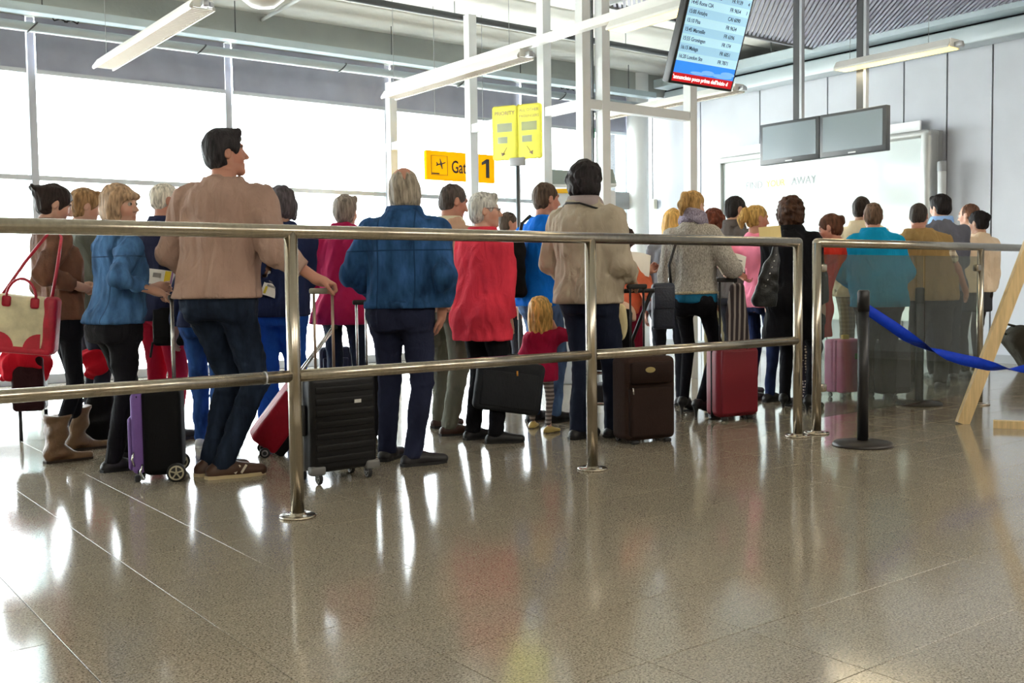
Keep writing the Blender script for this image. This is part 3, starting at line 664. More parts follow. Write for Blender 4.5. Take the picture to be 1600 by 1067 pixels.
# ------------------------------------------------------------------ implicit-surface modelling (one continuous skin per body)
def smin(a, b, k):
    h = np.maximum(k - np.abs(a - b), 0) / k
    return np.minimum(a, b) - h * h * k * 0.25
def axis(lo, hi, coarse, fine):
    pts = [lo]
    while pts[-1] < hi:
        x = pts[-1]; st = coarse
        for a, b, s in fine:
            if a - s <= x < b: st = min(st, s)
            elif x < a < x + st: st = min(st, max(a - x, s * 0.7))
        pts.append(x + st)
    return np.array(pts, np.float32)
class Vol:
    def __init__(s, lo, hi, step, fine=((), (), ())):
        s.ax = [axis(lo[i], hi[i], step, fine[i]) for i in range(3)]
        s.D = np.full([len(a) for a in s.ax], 0.5, np.float32)
    def sl(s, lo, hi):
        r = []
        for i in range(3):
            a = max(0, np.searchsorted(s.ax[i], lo[i]) - 1); b = min(len(s.ax[i]), np.searchsorted(s.ax[i], hi[i]) + 1)
            if b - a < 1: return None, None
            r.append(slice(a, b))
        return tuple(r), (s.ax[0][r[0]][:, None, None], s.ax[1][r[1]][None, :, None], s.ax[2][r[2]][None, None, :])
    def put(s, fn, lo, hi, k=0.02, m=0.03):
        m += k; sl, g = s.sl(np.array(lo) - m, np.array(hi) + m)
        if sl is None: return
        d = fn(*g); s.D[sl] = smin(s.D[sl], d.astype(np.float32), k) if k > 0 else np.minimum(s.D[sl], d)
    def cut(s, fn, lo, hi, k=0.01, m=0.03):
        m += k; sl, g = s.sl(np.array(lo) - m, np.array(hi) + m)
        if sl is None: return
        d = fn(*g); s.D[sl] = -smin(-s.D[sl], d.astype(np.float32), k)          # remove fn's inside
    def cap(s, a, b, ra, rb, k=0.02, cut=False, sq=None):
        a, b = np.array(a, float), np.array(b, float); r = max(ra, rb); ab = b - a; L2 = ab @ ab + 1e-9
        def fn(x, y, z):
            t = np.clip(((x - a[0]) * ab[0] + (y - a[1]) * ab[1] + (z - a[2]) * ab[2]) / L2, 0, 1)
            return np.sqrt((x - a[0] - t * ab[0]) ** 2 + (y - a[1] - t * ab[1]) ** 2 + (z - a[2] - t * ab[2]) ** 2) - (ra + (rb - ra) * t)
        (s.cut if cut else s.put)(fn, np.minimum(a, b) - r, np.maximum(a, b) + r, k)
    def ell(s, c, r, k=0.02, cut=False, R=None):
        c = np.array(c, float); r = np.array(r, float); rm = r.max(); rn = r.min()
        def fn(x, y, z):
            X, Y, Z = x - c[0], y - c[1], z - c[2]
            if R is not None: X, Y, Z = R[0][0] * X + R[1][0] * Y + R[2][0] * Z, R[0][1] * X + R[1][1] * Y + R[2][1] * Z, R[0][2] * X + R[1][2] * Y + R[2][2] * Z
            k0 = np.sqrt((X / r[0]) ** 2 + (Y / r[1]) ** 2 + (Z / r[2]) ** 2); k1 = np.sqrt((X / r[0] ** 2) ** 2 + (Y / r[1] ** 2) ** 2 + (Z / r[2] ** 2) ** 2) + 1e-6
            return k0 * (k0 - 1) / k1
        e = r if R is None else np.array((rm, rm, rm)); (s.cut if cut else s.put)(fn, c - e, c + e, k)
    def loft(s, zs, cx, cy, A, B, k=0.03, off=0.0, p=2.3, round_=0.0):
        zs = np.array(zs, float)
        def fn(x, y, z):
            zz = z[0, 0]; f = lambda q: np.interp(zz, zs, q)[None, None, :].astype(np.float32)
            a, b = f(A) + off, f(B) + off
            q = (np.abs((x - f(cx)) / a) ** p + np.abs((y - f(cy)) / b) ** p) ** (1 / p)
            d = (q - 1) * np.minimum(a, b)
            cap = np.maximum(zs[0] - z, z - zs[-1]); return np.maximum(d, cap) if not round_ else -smin(-d, -cap + 0 * d, round_)
        m = max(np.max(A), np.max(B)) + abs(off)
        s.put(fn, (min(cx) - m, min(cy) - m, zs[0]), (max(cx) + m, max(cy) + m, zs[-1]), k)
    def box(s, c, h, r=0.02, k=0.01, R=None):
        c = np.array(c, float); h = np.array(h, float) - r
        def fn(x, y, z):
            X, Y, Z = x - c[0], y - c[1], z - c[2]
            if R is not None: X, Y, Z = R[0][0] * X + R[1][0] * Y + R[2][0] * Z, R[0][1] * X + R[1][1] * Y + R[2][1] * Z, R[0][2] * X + R[1][2] * Y + R[2][2] * Z
            X, Y, Z = np.abs(X) - h[0], np.abs(Y) - h[1], np.abs(Z) - h[2]
            return np.sqrt(np.maximum(X, 0) ** 2 + np.maximum(Y, 0) ** 2 + np.maximum(Z, 0) ** 2) + np.minimum(np.maximum(X, np.maximum(Y, Z)), 0) - r
        e = h + r if R is None else np.full(3, np.linalg.norm(h + r)); s.put(fn, c - e, c + e, k)
    def plane(s, n, d, k=0.006):                        # keep n.p < d
        x, y, z = s.ax[0][:, None, None], s.ax[1][None, :, None], s.ax[2][None, None, :]
        s.D = -smin(-s.D, -(n[0] * x + n[1] * y + n[2] * z - d).astype(np.float32), k)
    def noise(s, amp, freq, seed=0, stretch=(1, 1, 1), warp=1.5):
        idx = np.nonzero(np.abs(s.D) < amp * 3 + 0.03)
        if len(idx[0]) == 0: return
        rng = np.random.RandomState(seed); P = np.stack([s.ax[i][idx[i]] * stretch[i] for i in range(3)], 1)
        K = rng.randn(7, 3); K /= np.linalg.norm(K, axis=1)[:, None]; ph = rng.rand(7) * 6.28
        w = np.sin(P @ (K[:3].T * freq * 0.5) + ph[:3]) * warp
        n = 0
        for i in range(3, 7): n = n + np.sin(P @ (K[i] * freq * (0.8 + 0.25 * i - 0.7)) + ph[i] + w[:, i % 3]) * 0.4
        s.D[idx] += (amp * n).astype(np.float32)
    def mesh(s, name, T=None, smooth=1):
        D = s.D; D[[0, -1]] = 0.4; D[:, [0, -1]] = 0.4; D[:, :, [0, -1]] = 0.4
        I = D < 0; n = np.array(D.shape) - 1
        c = np.zeros(n, np.uint8)
        for dx in (0, 1):
            for dy in (0, 1):
                for dz in (0, 1): c += I[dx:dx + n[0], dy:dy + n[1], dz:dz + n[2]]
        cell = np.nonzero((c > 0) & (c < 8)); N = len(cell[0]); idm = np.full(n, -1, np.int32); idm[cell] = np.arange(N)
        ci = np.stack(cell, 1); acc = np.zeros((N, 3)); cnt = np.zeros(N)
        cs = [(a, b, e) for a in (0, 1) for b in (0, 1) for e in (0, 1)]
        for a in cs:
            for d in range(3):
                if a[d]: continue
                b = list(a); b[d] = 1
                pa, pb = ci + a, ci + b; va, vb = D[pa[:, 0], pa[:, 1], pa[:, 2]], D[pb[:, 0], pb[:, 1], pb[:, 2]]
                m = (va < 0) != (vb < 0); t = (va / (va - vb + 1e-12))[m]
                qa = np.stack([s.ax[i][pa[m, i]] for i in range(3)], 1); qb = np.stack([s.ax[i][pb[m, i]] for i in range(3)], 1)
                acc[m] += qa + (qb - qa) * t[:, None]; cnt[m] += 1
        V = acc / np.maximum(cnt, 1)[:, None]
        quads = []
        for d in range(3):
            e1, e2 = (d + 1) % 3, (d + 2) % 3
            sl0 = [slice(None)] * 3; sl1 = [slice(None)] * 3; sl0[d] = slice(0, -1); sl1[d] = slice(1, None)
            A, B = I[tuple(sl0)], I[tuple(sl1)]
            g = np.stack(np.nonzero(A != B), 1); fl_ = A[g[:, 0], g[:, 1], g[:, 2]]
            ok = (g[:, e1] > 0) & (g[:, e2] > 0) & (g[:, e1] < n[e1]) & (g[:, e2] < n[e2]); g, fl_ = g[ok], fl_[ok]
            def cid(o1, o2):
                q = g.copy(); q[:, e1] -= o1; q[:, e2] -= o2; return idm[q[:, 0], q[:, 1], q[:, 2]]
            Q = np.stack([cid(1, 1), cid(0, 1), cid(0, 0), cid(1, 0)], 1); Q[~fl_] = Q[~fl_][:, ::-1]; quads.append(Q)
        F = np.concatenate(quads); F = F[(F >= 0).all(1)]
        for _ in range(smooth):
            S = np.zeros_like(V); w = np.zeros(N)
            for i in range(4):
                np.add.at(S, F[:, i], V[F[:, (i + 1) % 4]] + V[F[:, i - 1]]); np.add.at(w, F[:, i], 2)
            V = V * 0.5 + 0.5 * S / np.maximum(w, 1)[:, None]
        if T is not None: V = V @ np.array(T[0]).T + np.array(T[1])
        me = bpy.data.meshes.new(name); me.vertices.add(N); me.vertices.foreach_set('co', V.astype(np.float32).ravel())
        me.loops.add(len(F) * 4); me.loops.foreach_set('vertex_index', F.ravel().astype(np.int32))
        me.polygons.add(len(F)); me.polygons.foreach_set('loop_start', np.arange(0, len(F) * 4, 4, dtype=np.int32)); me.polygons.foreach_set('loop_total', np.full(len(F), 4, np.int32))
        me.polygons.foreach_set('use_smooth', np.ones(len(F), bool)); me.update(calc_edges=True)
        return me, V
def rot(yaw=0, pitch=0, roll=0):                        # columns: right, forward, up
    return np.array((Matrix.Rotation(yaw, 3, 'Z') @ Matrix.Rotation(pitch, 3, 'X') @ Matrix.Rotation(roll, 3, 'Y')))
def unit(v): v = np.array(v, float); return v / (np.linalg.norm(v) + 1e-9)
def ik(S, T, L1, L2, hint):
    S, T = np.array(S, float), np.array(T, float); d = T - S; D = np.linalg.norm(d)
    if D > (L1 + L2) * 0.995: T = S + d / D * (L1 + L2) * 0.995; d = T - S; D = np.linalg.norm(d)
    u = d / D; a = (L1 * L1 - L2 * L2 + D * D) / (2 * D); h = math.sqrt(max(L1 * L1 - a * a, 0)); p = np.array(hint, float); p = p - u * (p @ u)
    return S + u * a + unit(p) * h, T

# torso sections at 1.75 m: height, half width, half depth, forward shift
TORSO_M = [(0.80, .150, .105, -.015), (0.88, .170, .118, -.020), (0.96, .166, .112, -.012), (1.05, .155, .108, .004), (1.15, .158, .112, .010), (1.26, .172, .118, .004), (1.34, .172, .112, -.008), (1.40, .142, .096, -.018), (1.455, .080, .072, -.026), (1.53, .055, .057, -.022)]
TORSO_F = [(0.80, .160, .112, -.018), (0.88, .178, .122, -.024), (0.96, .168, .112, -.014), (1.05, .140, .100, .004), (1.15, .140, .104, .014), (1.26, .155, .122, .018), (1.34, .152, .106, -.004), (1.40, .128, .088, -.018), (1.455, .072, .066, -.026), (1.53, .049, .052, -.022)]
SKIN = {'fair': '#c49a86', 'red': '#b4806c', 'tan': '#a47c66', 'dark': '#8a5a44'}
M_skin = mat('skin', '#c99680', 0.5, kind='skin', spec=0.35)
M_eye = mat('eye', '#d8d0c8', 0.2, kind='eye')
eb = MB(); eb.lathe([(0.0125 * math.sin(a), -0.0125 * math.cos(a)) for a in np.linspace(0.001, PI - .001, 9)], 12); EYE = eb.mesh('eye'); EYE.materials.append(M_eye)

def cloth_mat(col, kind='cloth', **k): return mat(kind + '_' + col.strip('#') + (k.get('col2', '').strip('#')), col, k.pop('rough', 0.85), kind=kind, spec=k.pop('spec', 0.25), **k)

def hair_vol(style, seed):
    v = Vol((-.17, -.24, -.36), (.17, .17, .2), 0.0058)
    long_ = style in ('bob', 'long', 'curly', 'wild', 'fringe')
    if style == 'bald':
        v.ell((0, -.020, .015), (.084, .098, .100), .01); v.ell((0, -.045, -.055), (.078, .058, .075), .02)
        for sx in (-1, 1): v.ell((sx * .072, -.005, -.05), (.022, .040, .075), .02)
        v.ell((0, -.005, .135), (.062, .108, .072), .008, cut=True); v.ell((0, .10, -.03), (.085, .092, .12), .012, cut=True)
    elif style == 'thin':
        v.ell((0, -.020, .028), (.079, .099, .092), .01); v.ell((0, -.040, -.02), (.075, .065, .06), .02)
        v.ell((0, .095, .0), (.085, .085, .125), .012, cut=True)
    else:
        t = {'short': 0, 'crop': -.003, 'full': .008, 'bob': .012, 'long': .010, 'pony': .0, 'bun': .004, 'curly': .022, 'wild': .018, 'fringe': .012, 'updo': .008, 'child': .008}[style]
        v.ell((0, -.016, .034), (.080 + t, .100 + t, .090 + t), .01); v.ell((0, -.036, -.02), (.075 + t, .072 + t, .072 + t * 1.2), .025)
        if style in ('bob', 'curly', 'wild', 'fringe', 'long', 'child'):
            v.ell((0, -.030, -.045), (.088 + t * .6, .080 + t * .4, .085), .03)
            for sx in (-1, 1): v.ell((sx * .078, .005, -.04), (.022, .045, .075), .02)
        if style in ('long', 'child'):
            v.ell((0, -.045, -.12), (.080, .055, .10), .04)
            for sx in (-1, 1): v.ell((sx * .075, -.01, -.10), (.026, .04, .085), .03)
        v.ell((0, .103, -.035), (.078, .082, .098 if style not in ('curly', 'fringe', 'child') else .085), .012, cut=True)
        if style in ('short', 'crop', 'full', 'pony', 'bun', 'updo'):
            for sx in (-1, 1): v.ell((sx * .088, .004, -.035), (.030, .034, .050), .01, cut=True)
            v.plane((0, .45, -1), .072 if style != 'full' else .09, .01)
        if style in ('fringe', 'child'):
            v.cap((-.05, .085, .055), (.05, .085, .06), .02, .018, .02)
        if style == 'full': v.cap((-.04, .058, .098), (.045, .060, .100), .022, .024, .03)
        if style == 'pony':
            v.cap((0, -.105, .06), (0, -.125, .05), .026, .024, .01); v.cap((0, -.135, .045), (0, -.150, -.03), .034, .036, .02); v.cap((0, -.150, -.03), (-.01, -.135, -.10), .036, .014, .02)
        if style == 'bun': v.ell((0, -.105, .03), (.05, .045, .05), .01)
        if style == 'updo':
            v.ell((0, -.108, .035), (.055, .05, .05), .02)
            for k in range(6):
                a = -1.2 + .48 * k; v.cap((.03 * math.sin(a), -.13, .04), (.065 * math.sin(a), -.172, .03 + .035 * math.cos(a)), .014, .007, .012)
        if style == 'curly' or style == 'wild':
            rng = np.random.RandomState(seed)
            for _ in range(46):
                u = unit(rng.randn(3)); 
                if u[1] > .55 or u[2] < -.75: continue
                p = np.array((0, -.022, .012)) + u * np.array((.094, .104, .108)); r = .020 + .012 * rng.rand(); v.ell(p, (r, r, r), .012)
    if style in ('curly', 'wild'): v.noise(.006, 95, seed)
    elif long_ or style in ('bald', 'child'): v.noise(.0055, 110, seed, (1, 1, .28))
    else: v.noise(.0035, 120, seed, (1, 1, .4))
    return v

def person(label, g, top, phi, sex='m', H=None, s=None, hyaw=0, hpitch=0, hroll=0, skin='fair', hair=('short', '#2a2220'), topw=None, legs=None, shoes=None,
           armL=None, armR=None, feet=None, fwd=0.0, girth=1.0, d=None, eyes=False, group=None, shw=None, head=None, extra=None, belly=0.0, toe=0, legk=1.0, knee=None):
    """g: floor pixel under the pelvis (or column pixel with d: depth); top: pixel of the crown; phi: heading, 0 = away from the viewer, + = to the viewer's right"""
    P0 = gd(g[0], d) if d else fl(*g); P0 = np.array(P0); P0[2] = 0; d0 = depth(P0 + np.array((0, 0, 1.02)))
    r0 = P0[:2] - CO[:2]; az = math.atan2(r0[0], r0[1]) + math.radians(phi); rz = -az
    ff = np.array((math.sin(az), math.cos(az), 0)); rr = np.array((math.cos(az), -math.sin(az), 0)); up = np.array((0, 0, 1.))
    def loc(w): w = np.asarray(w) - P0; return np.array((w @ rr, w @ ff, w[2]))
    tp = loc(at(top[0], top[1], d0 + fwd * (ff @ CF)))
    H = H or tp[2]; s = s or H / 1.75; hs = head or (0.55 + 0.45 * s) * (1.0 if sex == 'm' else 0.97)
    res = max(0.0085, min(0.015, d0 * 0.00165)); seed = int(abs(top[0] * 7 + top[1]))
    T_ = TORSO_M if sex == 'm' else TORSO_F
    Rh = rot(math.radians(-hyaw), math.radians(-hpitch), math.radians(hroll))
    hc = tp - Rh[:, 2] * .120 * hs
    nb = np.array((hc[0] * .92, hc[1] - .012 - max(0, hpitch) * .0009, hc[2] - .155 * hs * (1 - .004 * max(0, hpitch))))        # base of the neck
    zr = nb[2] / 1.475                                                    # vertical scale of the trunk
    sw = (shw or (.185 if sex == 'm' else .162)) * s * (.6 + .4 * girth)
    Z = lambda z: z * s if z <= .95 else .95 * s + (z - .95) * (nb[2] - .95 * s) / (1.475 - .95)
    def ctr(z):                                                           # spine centre at height z
        t = np.clip((z - .93 * s) / max(nb[2] - .93 * s, .05), 0, 1.12); return nb[0] * t, nb[1] * t ** 1.3 if nb[1] > 0 else nb[1] * t
    root = thing('person', label, 'person', tuple(P0), rz, group)
    # joints
    J = {}
    cxs, cys = ctr(nb[2] - .05 * s)
    for n, sx in (('L', -1), ('R', 1)):
        J['S' + n] = np.array((cxs + sx * sw, cys - .012 * s, nb[2] - .094 * s))
        a = (armL if n == 'L' else armR) or {}
        t = a.get('to')
        if t is None: t = np.array((sx * (sw + .055 * s), .02, .80 * s))
        elif len(t) == 4: t = np.array(t[1:]) * s                         # ('l', x, y, z) local metres at 1.75
        else: t = loc(at(t[0], t[1], d0 + t[2]))
        hint = a.get('hint', (sx * .5, -1, -.25)); J['E' + n], J['W' + n] = ik(J['S' + n], t, .29 * s, .255 * s, hint)
        J['H' + n] = np.array((sx * .088 * s, -.012, .90 * s))
    feet = feet or [('l', -.095, 0, toe - 8), ('l', .095, .03, toe + 8)]
    for n, f in zip('LR', feet):
        if f[0] == 'l': p = np.array((f[1] * s, f[2] * s, 0)); ang = f[3]
        else: p = loc(fl(f[0], f[1])); ang = f[2]
        J['A' + n] = np.array((p[0], p[1], (.085 + (shoes or {}).get('heel', 0) * .75) * s)); td = np.array((math.sin(math.radians(ang)), math.cos(math.radians(ang)), 0)); J['T' + n] = td
        J['K' + n], J['A' + n] = ik(J['H' + n], J['A' + n], .413 * s * legk, .409 * s * legk, (knee or {}).get(n, td + np.array((0, .3, 0))))
    zs = np.array([Z(q[0]) for q in T_]); cc = [ctr(z) for z in zs]
    def cyz(q, z):
        return q[3] * s + belly * max(0, 1 - abs(q[0] - 1.12) / .2) * .5
    CX = [c[0] for c in cc]; CY = [c[1] + cyz(q, z) for c, q, z in zip(cc, T_, zs)]; AA = [q[1] * s * girth for q in T_]
    BB = [(q[2] * s * girth + belly * max(0, 1 - abs(q[0] - 1.12) / .2) * .5) for q in T_]
    allp = np.array([J[k] for k in J if k[0] != 'T'] + [tp, hc])
    lo = allp.min(0) - .26; hi = allp.max(0) + .26; lo[2] = -.02; hi[2] = max(tp[2], allp[:, 2].max()) + .12
    # ---- skin: head, neck, trunk, arms, hands and legs as one surface
    hb = (hc - .15 * hs, hc + .15 * hs); fh = res * .62; fine = [[(hb[0][i], hb[1][i], fh)] for i in range(3)]
    for n in 'LR':
        w = J['W' + n]; e = unit(J['W' + n] - J['E' + n]); c = w + e * .08 * s
        for i in range(3): fine[i].append((c[i] - .10 * s, c[i] + .10 * s, fh * .85))
    v = Vol(lo, hi, max(.02, res * 1.6), fine)
    v.loft(zs, CX, CY, np.array(AA) * .86, np.array(BB) * .84, .03)
    for n, sx in (('L', -1), ('R', 1)):
        a = (armL if n == 'L' else armR) or {}
        S, E, W = J['S' + n], J['E' + n], J['W' + n]
        bk = a.get('bare', 0) or .84; v.cap(np.array((nb[0] * .9, cys - .015, nb[2] - .03 * s)), S, .036 * s, .042 * s, .04); v.cap(S, E, .047 * s * bk, .039 * s * bk, .03); v.cap(E, W, .038 * s * .95, .026 * s, .015)
        Hh, K, A = J['H' + n], J['K' + n], J['A' + n]
        lk = .66 if legs else 1; v.cap(Hh, K, .078 * s * lk, .05 * s * lk, .04); v.cap(K, A, .05 * s * lk, .034 * s * (lk * .3 + .7), .02); tz = np.array((A[0], A[1], 0)) + J['T' + n] * .13 * s + (0, 0, .032 * s); v.cap(A + (0, 0, -.035 * s), tz, .026 * s, .018 * s, .02)
        # hand
        e1 = unit(a.get('dir', W - E)); side = -sx
        nrm = np.array(a.get('palm', (side, 0.15, 0)), float); e3 = unit(nrm - e1 * (nrm @ e1)); th = np.cross(e3, e1) * (1 if n == 'R' else -1)
        e2 = th if a.get('flip') is None else -th                        # towards the thumb
        hsz = s * (1.0 if sex == 'm' else .92); pose = a.get('pose', 'relax'); cu = {'relax': (18, 26, 22), 'grip': (62, 72, 48), 'hold': (38, 45, 25), 'flat': (6, 8, 6)}[pose]
        Rm = np.array([e1, e2, e3]).T
        v.ell(W + e1 * .048 * hsz, (.052 * hsz, .041 * hsz, .017 * hsz), .012, R=Rm); v.cap(W - e1 * .01, W + e1 * .03 * hsz, .025 * hsz, .027 * hsz, .015)
        for q, (of, ln) in enumerate(((.030, .066), (.0105, .074), (-.0095, .069), (-.0285, .053))):
            b = W + e1 * .086 * hsz + e2 * of * hsz; an = 0; r_ = .0092 * hsz
            for sg in range(3):
                an += math.radians(cu[sg] + q * 2); dr = e1 * math.cos(an) + e3 * math.sin(an) + e2 * (of * .8) * (1 if sg == 0 else 0); L_ = ln * hsz * (.45, .31, .24)[sg]
                b2 = b + dr * L_; v.cap(b, b2, r_, r_ * .92, .003); b, r_ = b2, r_ * .92
        b = W + e1 * .022 * hsz + e2 * .026 * hsz; d1 = unit(e1 * .75 + e2 * .62 + e3 * (.25 if pose == 'relax' else .55)); b2 = b + d1 * .042 * hsz; v.cap(b, b2, .014 * hsz, .0105 * hsz, .01)
        d2 = unit(e1 * .9 + e2 * (.15 if pose in ('relax', 'flat') else -.2) + e3 * (.25 if pose == 'relax' else .6)); b3 = b2 + d2 * .05 * hsz; v.cap(b2, b3, .0105 * hsz, .0085 * hsz, .004)
        J['P' + n] = W + e1 * .09 * hsz + e3 * .03 * hsz
    v.cap(nb + (0, -.012, -.03 * s), hc + Rh @ np.array((0, -.026, -.055)) * hs, .058 * s * (1 if sex == 'm' else .86), .052 * hs * (1 if sex == 'm' else .86), .025)
    # head detail on the fine block
    sl, gx = v.sl(hc - .19 * hs, hc + .19 * hs); x, y, z = gx
    Q = [(Rh[0][i] * (x - hc[0]) + Rh[1][i] * (y - hc[1]) + Rh[2][i] * (z - hc[2])) / hs for i in range(3)]
    def E_(c, r):
        X, Y, Zz = Q[0] - c[0], Q[1] - c[1], Q[2] - c[2]; k0 = np.sqrt((X / r[0]) ** 2 + (Y / r[1]) ** 2 + (Zz / r[2]) ** 2); k1 = np.sqrt((X / r[0] ** 2) ** 2 + (Y / r[1] ** 2) ** 2 + (Zz / r[2] ** 2) ** 2) + 1e-6; return k0 * (k0 - 1) / k1
    def C_(a, b, ra, rb):
        a, b = np.array(a), np.array(b); ab = b - a; t = np.clip(((Q[0] - a[0]) * ab[0] + (Q[1] - a[1]) * ab[1] + (Q[2] - a[2]) * ab[2]) / (ab @ ab), 0, 1)
        return np.sqrt(sum((Q[i] - a[i] - t * ab[i]) ** 2 for i in range(3))) - (ra + (rb - ra) * t)
    h = E_((0, -.014, .032), (.073, .094, .086)); h = smin(h, E_((0, .016, -.028), (.061, .076, .083)), .03); m_ = 1 if sex == 'm' else .86
    for sx in (-1, 1):
        h = smin(h, C_((sx * .047 * m_, .0, -.06), (sx * .018, .066, -.098), .024 * m_, .02 * m_), .03); h = smin(h, E_((sx * .036, .06, -.03), (.024, .02, .022)), .03)
    h = smin(h, E_((0, .074, -.099), (.02, .017, .015)), .02)
    h = smin(h, C_((-.034, .077, .030), (.034, .077, .030), .011 * m_, .011 * m_), .02)
    for sx in (-1, 1): h = -smin(-h, E_((sx * .031, .100, .010), (.018, .016, .012)), .014)
    h = smin(h, C_((0, .086, .016), (0, .113, -.026), .0075, .0115), .012)
    for sx in (-1, 1): h = smin(h, E_((sx * .012, .100, -.031), (.009, .011, .008)), .008)
    h = smin(h, C_((-.018, .084, -.060), (.018, .084, -.060), .007, .007), .008); h = smin(h, C_((-.015, .083, -.073), (.015, .083, -.073), .008, .008), .008)
    h = -smin(-h, C_((-.02, .096, -.0665), (.02, .096, -.0665), .0035, .0035), .004)
    for sx in (-1, 1):
        er = E_((sx * .077, -.012, -.006), (.010, .021, .033)); er = -smin(-er, E_((sx * .090, -.008, -.004), (.010, .011, .020)), .006); h = smin(h, er, .008)
        if eyes: h = smin(h, E_((sx * .031, .0805, .011), (.0135, .0135, .0105)), .004)
    v.D[sl] = smin(v.D[sl], (h * hs).astype(np.float32), .02)
    me, V = v.mesh('body', smooth=1); me.materials.append(M_skin)
    base = np.array(lin(SKIN.get(skin, skin)))[:3]; col = np.ones((len(V), 4), np.float32); col[:, :3] = base
    q = (V - hc) @ Rh / hs
    inh = (np.abs(q) < .16).all(1)
    lips = inh & (q[:, 1] > .07) & (np.abs(q[:, 0]) < .021) & (np.abs(q[:, 2] + .067) < .010); col[lips, :3] = base * (.9, .74, .74)
    brow = inh & (q[:, 1] > .06) & (np.abs(q[:, 2] - .033 + np.abs(q[:, 0]) * .12) < .006) & (np.abs(q[:, 0]) > .010) & (np.abs(q[:, 0]) < .05)
    if hair: col[brow, :3] = np.array(lin(hair[1]))[:3] * .8 + base * .2
    chk = inh & (q[:, 1] > .02) & (q[:, 2] < .0) & (q[:, 2] > -.06) & (np.abs(q[:, 0]) > .02); col[chk, :3] *= (1.0, .9, .88)
    at_ = me.color_attributes.new('Col', 'FLOAT_COLOR', 'POINT'); at_.data.foreach_set('color', col.ravel())
    link('body', me, root)
    if eyes:
        for sx in (-1, 1):
            o = link('eye', EYE, root); M = Matrix.Identity(4); pc = hc + Rh @ np.array((sx * .031, .0815, .011)) * hs
            for i in range(3):
                for j in range(3): M[i][j] = Rh[i][j]
                M[i][3] = pc[i]
            o.matrix_local = M
    if hair:
        hv = hair_vol(hair[0], seed); me, _ = hv.mesh('hair', (Rh * hs, hc)); link('hair', me, root, mat('hair_' + hair[1].strip('#'), hair[1], 0.6, kind='hair', spec=0.2))
    # ---- trousers
    L = legs or {}
    if L.get('col'):
        lw = L.get('loose', 1.0); zt = Z(L.get('waist', 1.03)); le = L.get('end', .045) * s
        v = Vol((lo[0] + .1, lo[1] + .05, -.01), (hi[0] - .1, hi[1] - .05, zt + .05), res * 1.15)
        k0 = sum(z <= zt for z in zs); zz = list(zs[:k0]) + [zt]; f = lambda q: list(q[:k0]) + [float(np.interp(zt, zs, q))]
        v.loft(zz, f(CX), f(CY), f(AA), f(BB), .03, .008 * lw)
        bt = L.get('butt', 1.0)
        for n, sx in (('L', -1), ('R', 1)):
            Hh, K, A = J['H' + n], J['K' + n], J['A' + n]
            v.ell(Hh + (sx * -.005, -.045 * s * girth, -.02 * s), (.082 * s * girth, .088 * s * bt * girth, .10 * s), .04)
            v.cap(Hh + (0, 0, -.02 * s), K, .088 * s * girth * (.55 + .45 * lw), .064 * s * (.45 + .55 * lw), .035); An = A - J['T' + n] * .018 * s; An[2] = min(le, A[2])
            v.cap(K, An, .064 * s * (.45 + .55 * lw), .050 * s * L.get('flare', 1.0) * (.35 + .65 * lw), .02)
        v.noise(.0045 * L.get('fold', 1), 48, seed + 1, (1, 1, .8)); 
        if L.get('fold', 1) > .5: v.noise(.003 * L.get('fold', 1), 95, seed + 7, (.6, .6, 1.5))
        v.plane((0, 0, -1), -le, .004)
        me, _ = v.mesh('trousers'); link(L.get('name', 'trousers'), me, root, cloth_mat(L['col'], L.get('kind', 'cloth'), **L.get('kw', {})))
    # ---- shoes
    Sh = shoes or {'col': '#17171a'}
    sm = mat('shoe_' + Sh['col'].strip('#'), Sh['col'], Sh.get('rough', 0.5), kind='leather' if Sh.get('boot') else None); so = mat('sole_' + Sh.get('sole', '#151515').strip('#'), Sh.get('sole', '#151515'), 0.7)
    vis_shoes = Sh.get('show', True)
    for n in 'LR':
        if not vis_shoes: break
        A, td = J['A' + n], J['T' + n]; rt = np.array((td[1], -td[0], 0)); Rf = np.array([rt, td, up]).T; k = s * Sh.get('size', 1)
        w = Vol((-.09 * k, -.13 * k, -.005), (.09 * k, .24 * k, (.14 if not Sh.get('boot') else Sh['boot'] + .06) * k), .0085 * k + .001)
        hl = Sh.get('heel', 0) * k; f0 = .028 * k
        w.cap((0, -.055 * k, f0 + hl), (0, .03 * k, f0 + hl * .8 + .012 * k), .036 * k, .036 * k, .02); w.cap((0, .03 * k, f0 + hl * .6 + .008 * k), (0, .165 * k * Sh.get('point', 1), f0 - .004 * k), .040 * k, .030 * k / Sh.get('point', 1), .03); w.cap((0, -.042 * k, f0 + hl), (0, -.025 * k, .058 * k + hl), .038 * k, .034 * k, .02)
        if Sh.get('boot'):
            w.loft([.05 * k, .12 * k, .2 * k, Sh['boot'] * k], [0] * 4, [-.025 * k, -.02 * k, -.005 * k, .005 * k], [.050 * k, .056 * k, .066 * k, .076 * k], [.055 * k, .060 * k, .072 * k, .082 * k], .03); w.noise(.008, 60, seed + 3, (.6, .6, 1.7))
        w.plane((0, 0, -1), -.004, .004); me, _ = w.mesh('shoe', (Rf, A * (1, 1, 0) - td * 0))
        sho = link('boot' if Sh.get('boot') else 'shoe', me, root, sm)
        ol = [(.036, -.085), (.042, -.05), (.038, .0), (.044, .06), (.046, .11), (.036, .16 * Sh.get('point', 1)), (.012, .195 * Sh.get('point', 1)), (-.012, .195 * Sh.get('point', 1)), (-.036, .16 * Sh.get('point', 1)), (-.042, .11), (-.038, .06), (-.036, 0), (-.042, -.05), (-.036, -.085), (0, -.1)]
        sb = MB()
